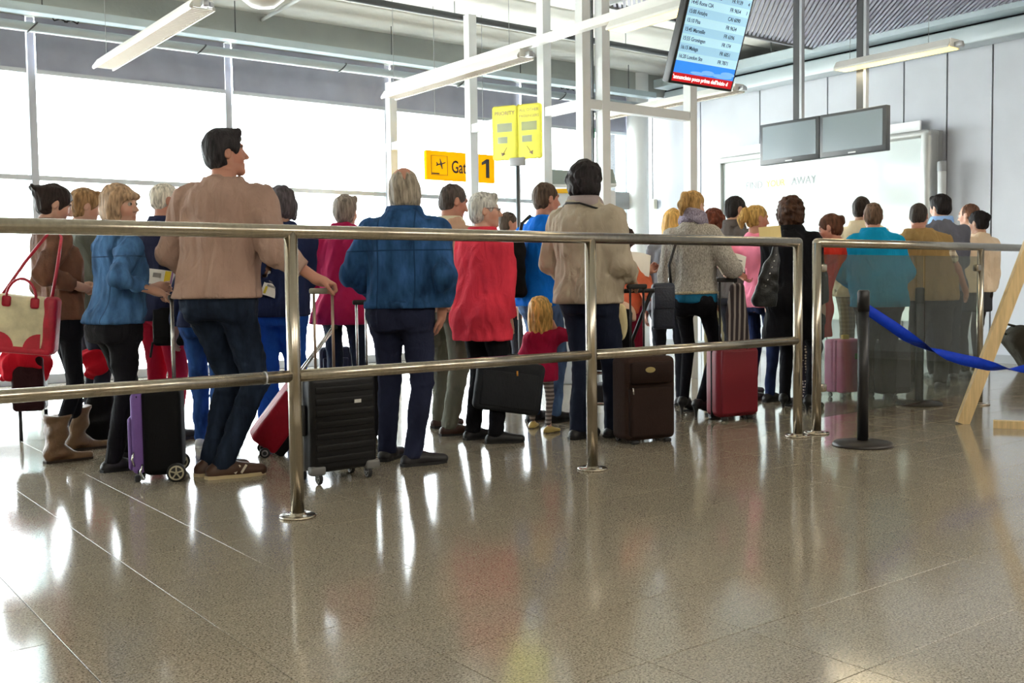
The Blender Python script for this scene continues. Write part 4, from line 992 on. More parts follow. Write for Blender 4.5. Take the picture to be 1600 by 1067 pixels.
        if hl > .02:
            MB().lathe([(.010 * k, 0), (.014 * k, hl * .6), (.03 * k, hl + .015 * k)], 10, tuple(A * (1, 1, 0) - td * .06 * k)).build('heel', sm, sho); ol = [q for q in ol if q[1] > .02]
        sb.prism([(a_ * k * .94, b_ * k * .95) for a_, b_ in ol], .016 * k, lambda a_, b_, c_: A * (1, 1, 0) + rt * a_ + td * b_ + up * c_); sb.build('sole', so, sho)
    # ---- upper garments, innermost first
    for gi, G in enumerate(topw if isinstance(topw, list) else ([topw] if topw else [])):
        off = G.get('off', .014); hem = G.get('hem', .86) * s if G.get('hem', .86) < .95 else Z(G['hem']); r2 = res * (1.05 if gi == 0 else 1)
        sleeve = G.get('sleeve', .93); ctop = G.get('top', 1.50)
        v = Vol((lo[0] - .04, lo[1] - .04, max(0, hem - .04)), (hi[0] + .04, hi[1] + .04, nb[2] + .10), r2)
        zt = Z(ctop); zl = [z for z in zs if hem < z < zt]
        zl = [hem] + zl + [zt]
        fA = lambda q: [float(np.interp(z, zs, q)) if z >= zs[0] else float(q[0]) for z in zl]
        fl_ = G.get('flare', 0.0); A2, B2, X2, Y2 = fA(AA), fA(BB), fA(CX), fA(CY); wst = G.get('straight', .5)
        mA, mB = max(AA[1], max(AA[3:7])) , max(BB[1], max(BB[3:7]))
        for i, z in enumerate(zl):
            if z < zs[6]:
                A2[i] += (mA - A2[i]) * wst; B2[i] += (mB - B2[i]) * wst * .8
            if z < 1.0 * s: A2[i] += fl_ * (1.0 * s - z); B2[i] += fl_ * (1.0 * s - z) * .9
            tk = G.get('tuck', 0)
            if tk and i == 0: A2[i] -= tk; B2[i] -= tk
        v.loft(zl, X2, Y2, A2, B2, .03, off)
        for n, sx in (('L', -1), ('R', 1)):
            if G.get('torso_only'): continue
            S, E, W = J['S' + n], J['E' + n], J['W' + n]; ao = off * G.get('arm', 1.0)
            v.cap(np.array((nb[0] * .9, cys - .018, nb[2] - .035 * s)), S, .036 * s + off * .6, .050 * s + ao * .8, .06)
            if hem < .95 * s: v.ell(J['H' + n] + (sx * -.005, -.045 * s * girth, -.02 * s), (.086 * s * girth + off * .8, .088 * s * girth + off * 1.1, .12 * s), .05)
            if sleeve > 0:
                up_ = min(1, sleeve / .5); Ee = S + (E - S) * up_
                v.cap(S, Ee, .052 * s + ao, (.052 - .009 * up_) * s + ao, .035)
                if sleeve > .5: We = E + (W - E) * (sleeve - .5) / .5; v.cap(E, We, .043 * s + ao, .031 * s + ao * .9, .02)
        am = G.get('fold', 1.0)
        v.noise(.009 * am, 30, seed + 11, (1.2, 1.2, .55)); v.noise(.0058 * am, 62, seed + 5, (1.3, 1.3, .5), 2.5)
        v.plane((0, 0, -1), -hem, .006)
        if sleeve > 0:
            for n in 'LR':
                S, E, W = J['S' + n], J['E' + n], J['W' + n]
                if sleeve > .5:
                    dr = unit(W - E); pe = E + (W - E) * (sleeve - .5) / .5
                else: dr = unit(E - S); pe = S + (E - S) * sleeve / .5
                R_ = .075 * s; sl2, g2 = v.sl(pe - R_ * 1.2, pe + dr * .0 + R_ * 1.2)
                if sl2 is None: continue
                x, y, z = g2; al = (x - pe[0]) * dr[0] + (y - pe[1]) * dr[1] + (z - pe[2]) * dr[2]; rd = np.sqrt(np.maximum((x - pe[0]) ** 2 + (y - pe[1]) ** 2 + (z - pe[2]) ** 2 - al ** 2, 0))
                reg = np.maximum(-al, np.maximum(rd - (.034 * s + off * 1.15), al - .06)); v.D[sl2] = -smin(-v.D[sl2], reg.astype(np.float32), .004)
        me, _ = v.mesh('top'); go = link(G.get('name', 'jacket'), me, root, cloth_mat(G['col'], G.get('kind', 'cloth'), **G.get('kw', {})))
        if G.get('collar'):                                               # folded collar round the neck
            cb = MB(); cm = cloth_mat(G.get('collar_col', G['col']), G.get('kind', 'cloth'), **G.get('kw', {})); hgt_ = G['collar']; ring = []
            nk = unit(hc + Rh @ np.array((0, -.026, -.055)) * hs - nb); c0 = nb + (0, -.014, -.005 * s)
            for lv, (rr_, hz) in enumerate(((.088, -.02), (.078, .0), (.072, hgt_), (.080, hgt_ + .006), (.090, hgt_ - .012), (.098, .002), (.096, -.012))):
                for j in range(26):
                    t = 2 * PI * j / 26; fr = max(0, math.sin(t)) ; ring.append(c0 + np.array(((rr_ * s + off * .75) * math.cos(t), (rr_ * s + off * .75) * .94 * math.sin(t) + .01, 0)) + nk * (hz + .012 - fr * .02) * s)
            cb.add(ring, [(i * 26 + j, i * 26 + (j + 1) % 26, (i + 1) * 26 + (j + 1) % 26, (i + 1) * 26 + j) for i in range(6) for j in range(26)], True); cb.build('collar', cm, go)
        for (z1, z2, o2, bc, nm) in G.get('bands', []):
            bv = Vol((lo[0], lo[1], z1 * s - .03), (hi[0], hi[1], z2 * s + .03), r2); zb = [z1 * s, (z1 + z2) / 2 * s, z2 * s]
            bv.loft(zb, [np.interp(z, zl, X2) for z in zb], [np.interp(z, zl, Y2) for z in zb], [np.interp(z, zl, A2) for z in zb], [np.interp(z, zl, B2) for z in zb], .01, off + o2, round_=.01)
            bv.noise(.003, 60, seed); me, _ = bv.mesh('band'); link(nm, me, go, cloth_mat(bc, G.get('kind', 'cloth')))
        if G.get('hood') or G.get('scarf'):
            hvv = Vol(nb - .25, nb + .25, r2); cN = nb + (0, -.01, .03 * s)
            for rr_, zz_, th_ in ((.082, .0, .032), (.072, .045, .028)) if G.get('scarf') else ((.085, -.005, .026),):
                pts_ = [cN + np.array((rr_ * s * math.cos(t), rr_ * s * math.sin(t) * .95, zz_ * s - .02 * math.sin(t))) for t in np.linspace(0, 2 * PI, 15)]
                for a_, b_ in zip(pts_, pts_[1:]): hvv.cap(a_, b_, th_ * s, th_ * s, .015)
            if G.get('hood'): hvv.ell(nb + (0, -.09 * s, -.045 * s), (.10 * s, .045 * s, .085 * s), .03)
            hvv.noise(.009, 52, seed + 2); me, _ = hvv.mesh('scarf'); link('scarf' if G.get('scarf') else 'hood', me, root if G.get('scarf') else go, cloth_mat(G.get('scarf') or G['hood'], 'knit' if G.get('scarf') else 'cloth'))
    # ---- skirt or long coat tail
    if L.get('skirt'):
        v = Vol((lo[0], lo[1], L['hem'] * s - .04), (hi[0], hi[1], Z(1.03) + .05), res * 1.1); zq = [L['hem'] * s, .7 * s, .9 * s, Z(1.02)]
        v.loft(zq, [0, 0, 0, CX[3]], [-.01] * 4, [(.17 + L.get('flare', .02)) * s, .18 * s, .185 * s, .16 * s], [(.13 + L.get('flare', .02)) * s, .14 * s, .14 * s, .115 * s], .02, .008)
        v.noise(.006, 42, seed + 4, (1.3, 1.3, .3)); me, _ = v.mesh('skirt'); link('skirt', me, root, cloth_mat(L['skirt'], L.get('kind', 'cloth'), **L.get('kw', {})))
    W_ = lambda p: P0 + rr * p[0] + ff * p[1] + up * p[2]
    inf = dict(root=root, J=J, hc=hc, Rh=Rh, hs=hs, nb=nb, s=s, W=W_, P0=P0, rr=rr, ff=ff, d0=d0, rz=rz, zs=zs, CX=CX, CY=CY, AA=AA, BB=BB)
    if extra: extra(inf)
    return inf
def glasses(inf, col='#3a3330'):
    b = MB(); hc, Rh, hs = inf['hc'], inf['Rh'], inf['hs']; f = lambda *p: hc + Rh @ np.array(p) * hs
    for sx in (-1, 1):
        b.tube([f(sx * .032 + .021 * math.cos(t), .1, .010 + .015 * math.sin(t)) for t in np.linspace(0, 2 * PI, 15)[:-1]], .0016, 5, closed=True)
        b.tube([f(sx * .053, .098, .014), f(sx * .074, .06, .016), f(sx * .081, -.005, .012), f(sx * .080, -.02, -.004)], .0018, 5)
    b.tube([f(-.011, .102, .014), f(0, .106, .018), f(.011, .102, .014)], .0016, 5)
    b.build('glasses', mat('spectacle_frame', col, 0.3, 0.6), inf['root'])
# ------------------------------------------------------------------ the queue
PP = {}
BLK = {'col': '#17171a'}
def strap_band(inf, pts, r, m, name='strap'):
    MB().tube([inf['nb'] + np.array(p) * inf['s'] for p in pts], r, 6).build(name, m, inf['root'])
M_strap = mat('strap_black', '#161618', 0.6)

PP['brunette'] = person('woman in brown leather jacket, dark jeans and slouchy brown boots, red bag on arm', (110, 715), (97, 293), 72, 'f', hyaw=8, hpitch=22, skin='fair', hair=('updo', '#2b211f'),
    topw=[{'col': '#6b4a3a', 'kind': 'leather', 'hem': .90, 'collar': .04, 'name': 'leather_jacket', 'straight': .4, 'off': .018}],
    legs={'col': '#16171d', 'loose': .62, 'end': .14, 'fold': .5}, shoes={'col': '#6a5038', 'boot': .30, 'heel': .02, 'point': 1.12, 'sole': '#2a1d14'},
    armR={'to': (122, 447, -.12), 'pose': 'hold', 'palm': (-.6, 0, .8)}, armL={'to': (128, 448, .08), 'pose': 'hold'}, feet=[(125, 703, 0), (92, 722, 4)])
PP['fairwoman'] = person('fair-haired person half hidden behind the brown leather jacket', (146, 0), (140, 297), 78, 'f', d=7.0, hpitch=14, hair=('full', '#8f6f4c'),
    topw=[{'col': '#5d6058', 'hem': .80, 'name': 'cardigan', 'collar': .03}], legs={'col': '#262c38', 'kind': 'denim', 'loose': .8}, armR={'to': ('l', .14, .27, .98), 'pose': 'hold'})
PP['denimwoman'] = person('woman in blue denim jacket turning her face to the viewer', (192, 734), (187, 290), 62, 'f', hyaw=62, hpitch=2, hroll=4, eyes=True, hair=('fringe', '#a98c70'), girth=1.08,
    topw=[{'col': '#41658f', 'kind': 'denim', 'hem': .905, 'sleeve': .80, 'collar': .035, 'name': 'denim_jacket', 'bands': [(.905, .94, .006, '#385a82', 'waistband')], 'straight': .5, 'kw': {'seams': [('X', .10, 1), ('Z', 1.20, 0)]}}],
    legs={'col': '#1b1b1f', 'loose': 1.0, 'end': .05}, shoes={'col': '#141416'},
    armR={'to': (243, 455, -.1), 'pose': 'grip', 'palm': (0, 0, -1), 'hint': (.5, -1, -.6)}, armL={'to': (240, 450, .2), 'pose': 'hold'}, feet=[(208, 716, 10), (181, 736, 14)])
PP['navyman'] = person('white-haired man in navy coat and crimson trousers', (256, 0), (264, 287), 52, 'm', d=6.95, hyaw=22, hpitch=8, skin='red', hair=('thin', '#c4beb2'),
    topw=[{'col': '#262a44', 'hem': .82, 'collar': .035, 'name': 'coat', 'off': .022}], legs={'col': '#b01f3c', 'loose': 1.05}, armR={'to': ('l', .16, .24, 1.0), 'pose': 'hold', 'palm': (-1, 0, .4)}, armL={'to': ('l', -.1, .3, 1.02), 'pose': 'hold', 'palm': (1, 0, .4)})
PP['hiddenperson'] = person('person in blue jeans mostly hidden behind the man in tan sweater', (328, 700), (338, 312), 20, 'm', H=1.58, hair=('short', '#4a3a30'),
    topw=[{'col': '#2c3350', 'hem': .86, 'name': 'sweater'}], legs={'col': '#2d4f8e', 'kind': 'denim', 'loose': 1.0}, shoes={'col': '#c9c9cc', 'sole': '#e4e4e4'}, feet=[(317, 697, -4), (338, 702, 10)])
def stripes(i):
    A, td, s = i['J']['AR'], i['J']['TR'], i['s']; rt = np.array((td[1], -td[0], 0)); b = MB()
    for k in range(2):
        p = A * (1, 1, 0) + rt * .0445 * s + td * (.055 + .032 * k) * s; b.bar(p + td * -.014 * s + (0, 0, .026), p + td * .014 * s + rt * -.012 + (0, 0, .066), .006, .012, tuple(td))
    for q_ in [o for o in i['root'].children if o.name.startswith('shoe')][-1:]: tag(b.build('side_stripes', mat('stripe_cream', '#cfc5b4', .6), q_), kind='stuff')
PP['tanman'] = person('tall man in tan sweater and dark jeans, legs crossed', (352, 742), (349, 203), 24, 'm', hyaw=52, hpitch=-4, skin='red', hair=('full', '#2b282b'), girth=1.06,
    topw=[{'col': '#a3877a', 'hem': .90, 'sleeve': .83, 'name': 'sweater', 'off': .030, 'straight': .9, 'arm': 1.0, 'kw': {'bscale': 18}}],
    legs={'col': '#1e2838', 'kind': 'denim', 'loose': 1.05}, shoes={'col': '#4c3326', 'sole': '#cbb891', 'size': 1.08},
    armR={'to': (496, 437, -.1), 'pose': 'grip', 'palm': (0, 0, -1), 'hint': (.2, -.5, -1), 'dir': (.85, .4, -.3)}, armL={'to': ('l', -.16, .22, .98), 'pose': 'relax', 'hint': (-1, -.5, -.3)}, feet=[(332, 741, 40), (352, 746, 58)], legk=1.045, knee={'R': (.8, .6, 0)}, extra=stripes)
PP['navywoman'] = person('grey-haired woman in navy sweater and bright blue trousers', (441, 0), (442, 294), 14, 'f', d=6.9, hpitch=10, skin='tan', hair=('bob', '#4d474b'), girth=1.12,
    topw=[{'col': '#232c4c', 'hem': .86, 'name': 'sweater', 'off': .02}], legs={'col': '#1e4fae', 'loose': 1.25, 'flare': 1.2}, armL={'to': (417, 424, -.08), 'pose': 'hold', 'palm': (.5, 0, .8)}, armR={'to': ('l', .1, .26, 1.0), 'pose': 'hold'})
PP['magenta'] = person('grey-haired woman in a flared magenta hooded coat', (541, 0), (540, 306), 24, 'f', d=7.35, hair=('full', '#82786e'),
    topw=[{'col': '#a31f4c', 'hem': .79, 'flare': .28, 'hood': '#9a1c47', 'name': 'coat', 'off': .022}], legs={'col': '#202838', 'loose': .8}, armR={'to': ('l', .12, .25, 1.0), 'pose': 'hold'}, armL={'to': ('l', -.14, .25, 1.0), 'pose': 'hold'})
PP['denimman'] = person('balding man with long grey hair in blue denim jacket', (632, 724), (632, 262), 12, 'm', hyaw=4, skin='red', hair=('bald', '#968c7e'), girth=1.10,
    topw=[{'col': '#2b4d78', 'kind': 'denim', 'hem': .925, 'collar': .04, 'name': 'denim_jacket', 'off': .028, 'straight': .7, 'kw': {'seams': [('X', .105, 1), ('Z', 1.215, 0)]}, 'bands': [(.925, .968, .006, '#26456d', 'waistband')]}],
    legs={'col': '#23273c', 'loose': 1.15, 'waist': 1.0}, shoes={'col': '#19171a', 'size': 1.05},
    armL={'to': ('l', -.17, .22, .99), 'hint': (-1, -.6, -.2), 'pose': 'hold'}, armR={'to': (690, 490, 0), 'pose': 'relax'}, feet=[(607, 718, 14), (650, 727, 58)])
PP['shirtman'] = person('dark-haired man in pale salmon shirt and grey-green trousers', (702, 676), (715, 290), 38, 'm', hyaw=26, hpitch=16, skin='red', hair=('short', '#4c4440'),
    topw=[{'col': '#c9a78e', 'hem': .86, 'collar': .035, 'collar_col': '#d9d0b4', 'name': 'shirt'}], legs={'col': '#75766a', 'loose': 1.2}, shoes={'col': '#3c2219'}, feet=[(690, 667, 20), (706, 680, 40)])
PP['redlady'] = person('silver-haired woman in coral red jacket and glasses', (760, 690), (759, 302), 44, 'f', hyaw=42, hpitch=2, skin='fair', eyes=True, hair=('full', '#bcbab4'), girth=1.08,
    topw=[{'col': '#dc3b4e', 'hem': .72, 'flare': .06, 'collar': .03, 'name': 'jacket', 'off': .030, 'straight': .8, 'kw': {'bscale': 16}}], legs={'col': '#17171b', 'loose': 1.1},
    armR={'to': (797, 512, -.03), 'pose': 'grip', 'palm': (-1, 0, 0)}, armL={'to': ('l', -.2, .1, .85)}, feet=[(742, 686, 20), (778, 692, 40)], extra=lambda i: glasses(i))
PP['farman'] = person('man in navy shirt far behind the red jacket', (797, 0), (795, 331), 70, 'm', d=9.9, skin='red', hair=('crop', '#4b4038'), topw=[{'col': '#242c50', 'hem': .86, 'name': 'shirt', 'collar': .03}], legs={'col': '#2c2c33'})
PP['blueman'] = person('man in cobalt blue sweater and jeans', (850, 0), (855, 286), 44, 'm', d=7.6, hyaw=14, hpitch=4, skin='red', hair=('short', '#4c3d32'),
    topw=[{'col': '#0f6bd0', 'hem': .85, 'name': 'sweater', 'off': .018}], legs={'col': '#4c668c', 'kind': 'denim', 'loose': 1.0}, armR={'to': ('l', .2, .3, 1.02), 'pose': 'grip'}, armL={'to': ('l', -.18, .26, 1.05), 'pose': 'hold'})
PP['child'] = person('small blond child in crimson tunic and striped leggings', (847, 674), (845, 464), 22, 'f', s=.50, head=.84, hair=('child', '#cfa862'), girth=1.15, hpitch=4,
    topw=[{'col': '#a81c42', 'hem': .70, 'flare': .10, 'name': 'tunic', 'off': .012, 'top': 1.47}, ], legs={'col': '#9a8f8a', 'kind': 'stripes', 'loose': .8, 'end': .10, 'fold': .3, 'kw': {'col2': '#5d5552', 'freq': 230, 'duty': .0}},
    shoes={'col': '#c2ab62', 'sole': '#5a4c30', 'rough': .3}, armR={'to': (866, 512, .02), 'pose': 'relax', 'hint': (1, -.3, -1), 'dir': (-.2, .2, 1)}, armL={'to': ('l', -.2, .22, 1.0)}, feet=[(832, 668, 0), (858, 676, 30)])
def neckstrap(i):
    s = i['s']; f = lambda x, y, z: (x, y, z)
    MB().tube([i['nb'] + np.array(p) * s for p in ((-.14, .10, -.28), (-.165, .05, -.075), (-.135, -.06, .0), (-.05, -.138, .012), (.05, -.136, .006), (.14, -.07, -.03), (.185, .03, -.075), (.17, .10, -.2))], .007, 6).build('neck_strap', M_strap, i['root'])
PP['jacketman'] = person('curly dark-haired man in beige jacket pushing a pushchair', (925, 684), (918, 255), 36, 'm', hyaw=12, hpitch=4, skin='tan', hair=('wild', '#231f21'), girth=1.10,
    topw=[{'col': '#aca08e', 'hem': .86, 'collar': .045, 'collar_col': '#9a8c8c', 'name': 'jacket', 'off': .034, 'straight': .85, 'fold': 1.3}], legs={'col': '#1c2233', 'loose': 1.2}, shoes={'col': '#1b1a1e'},
    armR={'to': (985, 436, .05), 'pose': 'grip', 'palm': (-.3, 0, -1), 'hint': (.6, -.6, -1)}, armL={'to': ('l', -.2, .16, .96), 'hint': (-1, -.7, -.2)}, feet=[(906, 685, 4), (962, 682, 14)], extra=neckstrap)
PP['reader'] = person('dark-haired woman in orange top bending over a sheet of paper', (978, 0), (984, 362), 50, 'f', d=8.1, s=.90, fwd=.22, hpitch=42, skin='red', hair=('bob', '#33252a'),
    topw=[{'col': '#d96f4e', 'hem': .86, 'name': 'top'}], legs={'col': '#8e2038', 'loose': 1.1}, armR={'to': (1008, 430, .0), 'pose': 'hold', 'palm': (-1, 0, .5)}, armL={'to': (1012, 425, .15), 'pose': 'hold', 'palm': (1, 0, .5)})
PP['scarfwoman'] = person('woman with blond ponytail in grey knit cardigan and scarf', (1086, 651), (1087, 300), 12, 'f', hyaw=22, hpitch=14, hair=('pony', '#9c7a4a'), girth=.93,
    topw=[{'col': '#1c5f80', 'hem': .885, 'name': 'shirt', 'off': .017, 'sleeve': 0, 'top': 1.01, 'fold': .3, 'torso_only': True}, {'col': '#a39d94', 'kind': 'knit', 'hem': .965, 'name': 'cardigan', 'off': .025, 'fold': .7, 'straight': .25, 'scarf': '#8f8798', 'bands': [(.955, .985, .006, '#b3a890', 'ribbed_hem')]}],
    legs={'col': '#131318', 'loose': .65, 'end': .1, 'fold': .4}, shoes={'col': '#131316', 'heel': .07},
    armR={'to': (1142, 425, .12), 'pose': 'hold', 'palm': (-1, 0, .3), 'hint': (.7, -.5, -1)}, armL={'to': ('l', -.25, .03, .86)}, feet=[(1070, 645, 10), (1097, 650, 40)])
PP['blondgrey'] = person('blonde woman in plain grey jacket behind the grey cardigan', (1046, 0), (1053, 328), 10, 'f', d=8.5, hair=('long', '#bf9654'), topw=[{'col': '#6c6e74', 'hem': .85, 'name': 'jacket'}], legs={'col': '#24262d', 'loose': .8}, armR={'to': ('l', .1, .25, 1.0)})
PP['redhair'] = person('woman with short auburn curls, beige jacket and khaki trousers', (1122, 0), (1116, 329), 30, 'f', d=9.8, hair=('curly', '#62301f'), topw=[{'col': '#a89d80', 'hem': .86, 'name': 'jacket', 'collar': .03}], legs={'col': '#938868', 'loose': 1.2}, armR={'to': ('l', .12, .3, 1.1), 'pose': 'hold'})
PP['fleece'] = person('dark-haired man in charcoal fleece looking right', (1150, 0), (1152, 307), 46, 'm', d=9.3, hyaw=12, hpitch=6, skin='tan', hair=('short', '#1f1b1c'), topw=[{'col': '#56514f', 'hem': .85, 'collar': .05, 'name': 'fleece'}], legs={'col': '#2a2a30'}, armR={'to': ('l', .14, .3, 1.08), 'pose': 'hold'})
PP['pinkwoman'] = person('woman with golden ponytail in bright pink top', (1188, 0), (1186, 321), 40, 'f', d=8.7, girth=.86, hyaw=22, hpitch=8, skin='red', hair=('pony', '#a9874c'), topw=[{'col': '#f08aa6', 'hem': .84, 'name': 'top'}], legs={'col': '#1f2a4c', 'kind': 'denim', 'loose': .8}, armR={'to': ('l', .16, .26, 1.05), 'pose': 'hold'}, armL={'to': (1158, 430, 0), 'pose': 'hold'})
PP['blackcoat'] = person('woman with brown curls in a long black coat', (1241, 639), (1237, 310), 16, 'f', hyaw=8, hair=('curly', '#3d2518'), girth=1.2,
    topw=[{'col': '#101014', 'hem': .58, 'flare': .05, 'collar': .04, 'name': 'coat', 'off': .026}], legs={'col': '#141419', 'loose': .9}, shoes={'col': '#121214', 'heel': .05}, feet=[(1226, 636, -6), (1267, 641, 14)])
PP['girl'] = person('girl with brown hair tied back, red tunic, spotted trousers, facing left', (1268, 0), (1290, 337), -72, 'f', d=8.5, hpitch=20, skin='red', eyes=True, hair=('bun', '#4e2e1d'),
    topw=[{'col': '#b02d20', 'hem': .62, 'flare': .05, 'name': 'tunic'}], legs={'col': '#2a2530', 'kind': 'dots', 'loose': 1.3, 'flare': 1.2, 'kw': {'col2': '#c9b8ac'}}, armR={'to': ('l', .1, .28, 1.0)}, armL={'to': ('l', -.12, .26, 1.0)})
PP['creamman'] = person('man with cropped dark hair in cream jacket', (1338, 0), (1347, 307), 16, 'm', d=9.6, skin='tan', hair=('crop', '#261d18'), topw=[{'col': '#d6c7a8', 'hem': .84, 'collar': .04, 'name': 'jacket', 'off': .026, 'fold': 1.2}], legs={'col': '#6f6a5e', 'kind': 'check', 'kw': {'col2': '#8c8574', 'freq': 160}}, armL={'to': (1318, 455, 0)}, armR={'to': ('l', .15, .26, 1.0)})
PP['teal'] = person('brown-haired woman in teal fleece behind the glass railing', (1372, 624), (1364, 318), -4, 'f', hpitch=8, skin='red', hair=('short', '#5f4a3a'), girth=1.2,
    topw=[{'col': '#0c8cb8', 'hem': .83, 'collar': .04, 'name': 'fleece', 'off': .030, 'straight': .9}], legs={'col': '#221e20', 'loose': 1.3}, armL={'to': ('l', -.16, .24, 1.0), 'hint': (-1, -.5, -.4)}, armR={'to': ('l', .14, .25, .98), 'hint': (1, -.5, -.4)})
PP['vestman'] = person('stocky man in khaki waistcoat over a checked short-sleeved shirt', (1455, 605), (1436, 318), 6, 'm', hpitch=8, skin='red', hair=('crop', '#352e2a'), girth=1.2,
    topw=[{'col': '#d8cdb8', 'kind': 'check', 'hem': .90, 'sleeve': .34, 'name': 'shirt', 'off': .012, 'kw': {'col2': '#8a7a68', 'freq': 110}}, {'col': '#94794e', 'hem': .83, 'sleeve': 0, 'name': 'waistcoat', 'off': .036, 'collar': .02, 'straight': .9}],
    legs={'col': '#221d1a', 'loose': 1.3}, armR={'to': (1508, 452, 0)}, armL={'to': ('l', -.14, .24, .98)}, feet=[(1425, 606, -10), (1470, 606, 14)])
PP['suitman'] = person('man with thick black hair in grey suit jacket and pale blue collar', (1474, 0), (1467, 305), -14, 'm', d=10.3, hyaw=-32, hpitch=6, skin='fair', hair=('full', '#141012'), topw=[{'col': '#5e606c', 'hem': .84, 'collar': .05, 'collar_col': '#8fb6ee', 'name': 'suit_jacket', 'off': .022}], legs={'col': '#26262c'}, armR={'to': ('l', .12, .3, 1.0)})
PP['smiler'] = person('brown-haired man facing left beside the black-haired woman', (1498, 0), (1511, 319), -62, 'm', d=11.0, hpitch=8, skin='fair', eyes=True, hair=('thin', '#5c3e2e'), topw=[{'col': '#d9d4ce', 'hem': .85, 'collar': .03, 'name': 'shirt'}], legs={'col': '#2b2622'})
PP['creamwoman'] = person('woman with black hair bun in cream jacket and grey skirt', (1519, 0), (1525, 331), -38, 'f', d=10.5, hyaw=-16, hpitch=12, skin='tan', hair=('bun', '#151013'), topw=[{'col': '#dcc6ac', 'hem': .90, 'name': 'jacket', 'off': .024}], legs={'col': '#2a2422', 'skirt': '#3d3e42', 'hem': .70, 'loose': .8})
# ------------------------------------------------------------------ luggage
M_rub = mat('wheel_rubber', '#1a1a1b', 0.6); M_hub = mat('wheel_hub', '#8d8d8c', 0.35, 0.5); M_chr = mat('handle_chrome', '#c8c8c6', 0.25, 0.9); M_tag = mat('name_plate', '#c9c9c4', 0.4, 0.4)
def frame_from(A, B, toward=True):                      # floor points along the front edge -> origin, rz, width
    A, B = np.array(A), np.array(B); d = B - A; return (A + B) / 2, math.atan2(d[1], d[0]), np.linalg.norm(d)
def wheel(t, x, y, r, w, rim=None, n=20):
    b = MB(); b.lathe([(0, -w / 2), (r * .8, -w / 2), (r, -w * .3), (r, w * .3), (r * .8, w / 2), (0, w / 2)], n, (x, y, r), axis=0); o = b.build('wheel', M_rub, t)
    h = MB(); m_ = rim or M_hub
    for s in (-1, 1):
        h.lathe([(r * .62, s * w * .5), (r * .70, s * w * .56), (r * .78, s * w * .5)], n, (x, y, r), axis=0)
        for k in range(5):
            a = 2 * PI * k / 5; h.box((x + s * w * .53, y + r * .36 * math.sin(a), r + r * .36 * math.cos(a)), (w * .1, r * .15, r * .66), np.array(Matrix.Rotation(-a, 3, 'X')))
        h.lathe([(0, s * w * .58), (r * .18, s * w * .58), (r * .2, s * w * .5)], 10, (x, y, r), axis=0)
    h.build('hub', m_, o); return o
def tele(t, x0, x1, y, z0, z1, m, grip, r=.008, gr=.014):
    for x in (x0, x1): MB().tube([(x, y, z0), (x, y, z1)], r, 8).build('handle_tube', m, t)
    MB().rbox(((x0 + x1) / 2, y, z1 + .012), (x1 - x0 + .05, gr * 2, .032), .012, 3).build('handle_grip', grip, t)

# 1 black ribbed hard shell
A, B = fl(489, 757), fl(576, 744); o, rz, W = frame_from(A, B); TH = .24; Hh = .50
t = thing('suitcase', 'black ribbed hard-shell cabin case on four small wheels', 'suitcase', tuple(o), rz)
MS = mat('shell_black', '#121214', 0.4, spec=0.25); w2 = W + .06
MB().rbox((0, .0, .06 + Hh / 2), (w2, TH * .48, Hh), .035, 4).build('front_shell', MS, t)
MB().rbox((0, TH * .52, .06 + Hh / 2), (w2, TH * .48, Hh), .035, 4).build('back_shell', MS, t)
MB().rbox((0, TH * .26, .06 + Hh / 2), (w2 - .006, .03, Hh - .006), .012, 3).build('zip_band', M_hub, t)
for k in range(7): MB().rbox((0, -TH * .24, .13 + k * .06), (w2 - .05, .012, .036), .005, 2).build('rib', MS, t)
for sx in (-1, 1): MB().rbox((sx * (w2 / 2 - .035), -TH * .15, .075), (.085, TH * .24, .05), .015, 3).build('corner_guard', mat('corner_grey', '#6a6a69', .4), t)
MB().box((w2 * .18, -TH * .275, .06 + Hh * .72), (.04, .004, .018)).build('name_plate', M_tag, t)
MB().rbox((-w2 / 2 - .012, .02, .06 + Hh * .55), (.02, .05, .16), .008, 3).build('side_handle', M_rub, t)
for sx in (-1, 1):
    for y in (-.03, TH * .62):
        wh = wheel(t, sx * (w2 / 2 - .05), y, .031, .022); MB().rbox((sx * (w2 / 2 - .05), y, .06), (.03, .035, .03), .008, 2).build('fork', M_rub, wh)
gq = loc_top = np.array(at(519, 452, depth(o) + TH * .3)); zt = gq[2]
tele(t, -.055, .055, TH * .62, .55, zt - .02, mat('tube_taupe', '#a8917f', .35, .6), mat('grip_grey', '#8c8a7c', .5))
# 2 purple and black two-wheeler
A, B = fl(193, 737), fl(222, 757); o, rz, W = frame_from(A, B)
t = thing('suitcase', 'black trolley case with purple front pocket and big spoked wheel', 'suitcase', tuple(o), rz)
MBK = mat('case_black', '#101012', 0.7, kind='cloth', bscale=80, dist=.002); MPU = mat('case_purple', '#6d5290', 0.6, kind='cloth', bscale=80, dist=.002)
W = .36; D_ = .20; H_ = .46; rzq = math.atan2(*(fl(290, 756) - fl(222, 757))[[1, 0]]) - PI / 2
rzq += math.radians(14); t.rotation_euler[2] = rzq; t.location = tuple(fl(217, 756) + 0.5 * W * -np.array((math.cos(rzq), math.sin(rzq), 0)))
MB().rbox((0, D_ / 2 + .02, .035 + H_ / 2), (W, D_, H_), .04, 4).build('body', MBK, t)
MB().rbox((0, -.0, .05 + H_ * .46), (W - .03, .07, H_ * .94), .03, 4).build('purple_front', MPU, t)
MB().rbox((.02, -.035, .05 + H_ * .34), (W - .10, .035, H_ * .62), .02, 4).build('front_pocket', MPU, t)
MB().box((-.05, -.054, .05 + H_ * .55), (.035, .003, .03)).build('label_patch', M_tag, t)
MB().tube([(W / 2 - .02, -.0, .05), (W / 2 - .02, .0, H_)], .005, 6).build('piping', MBK, t)
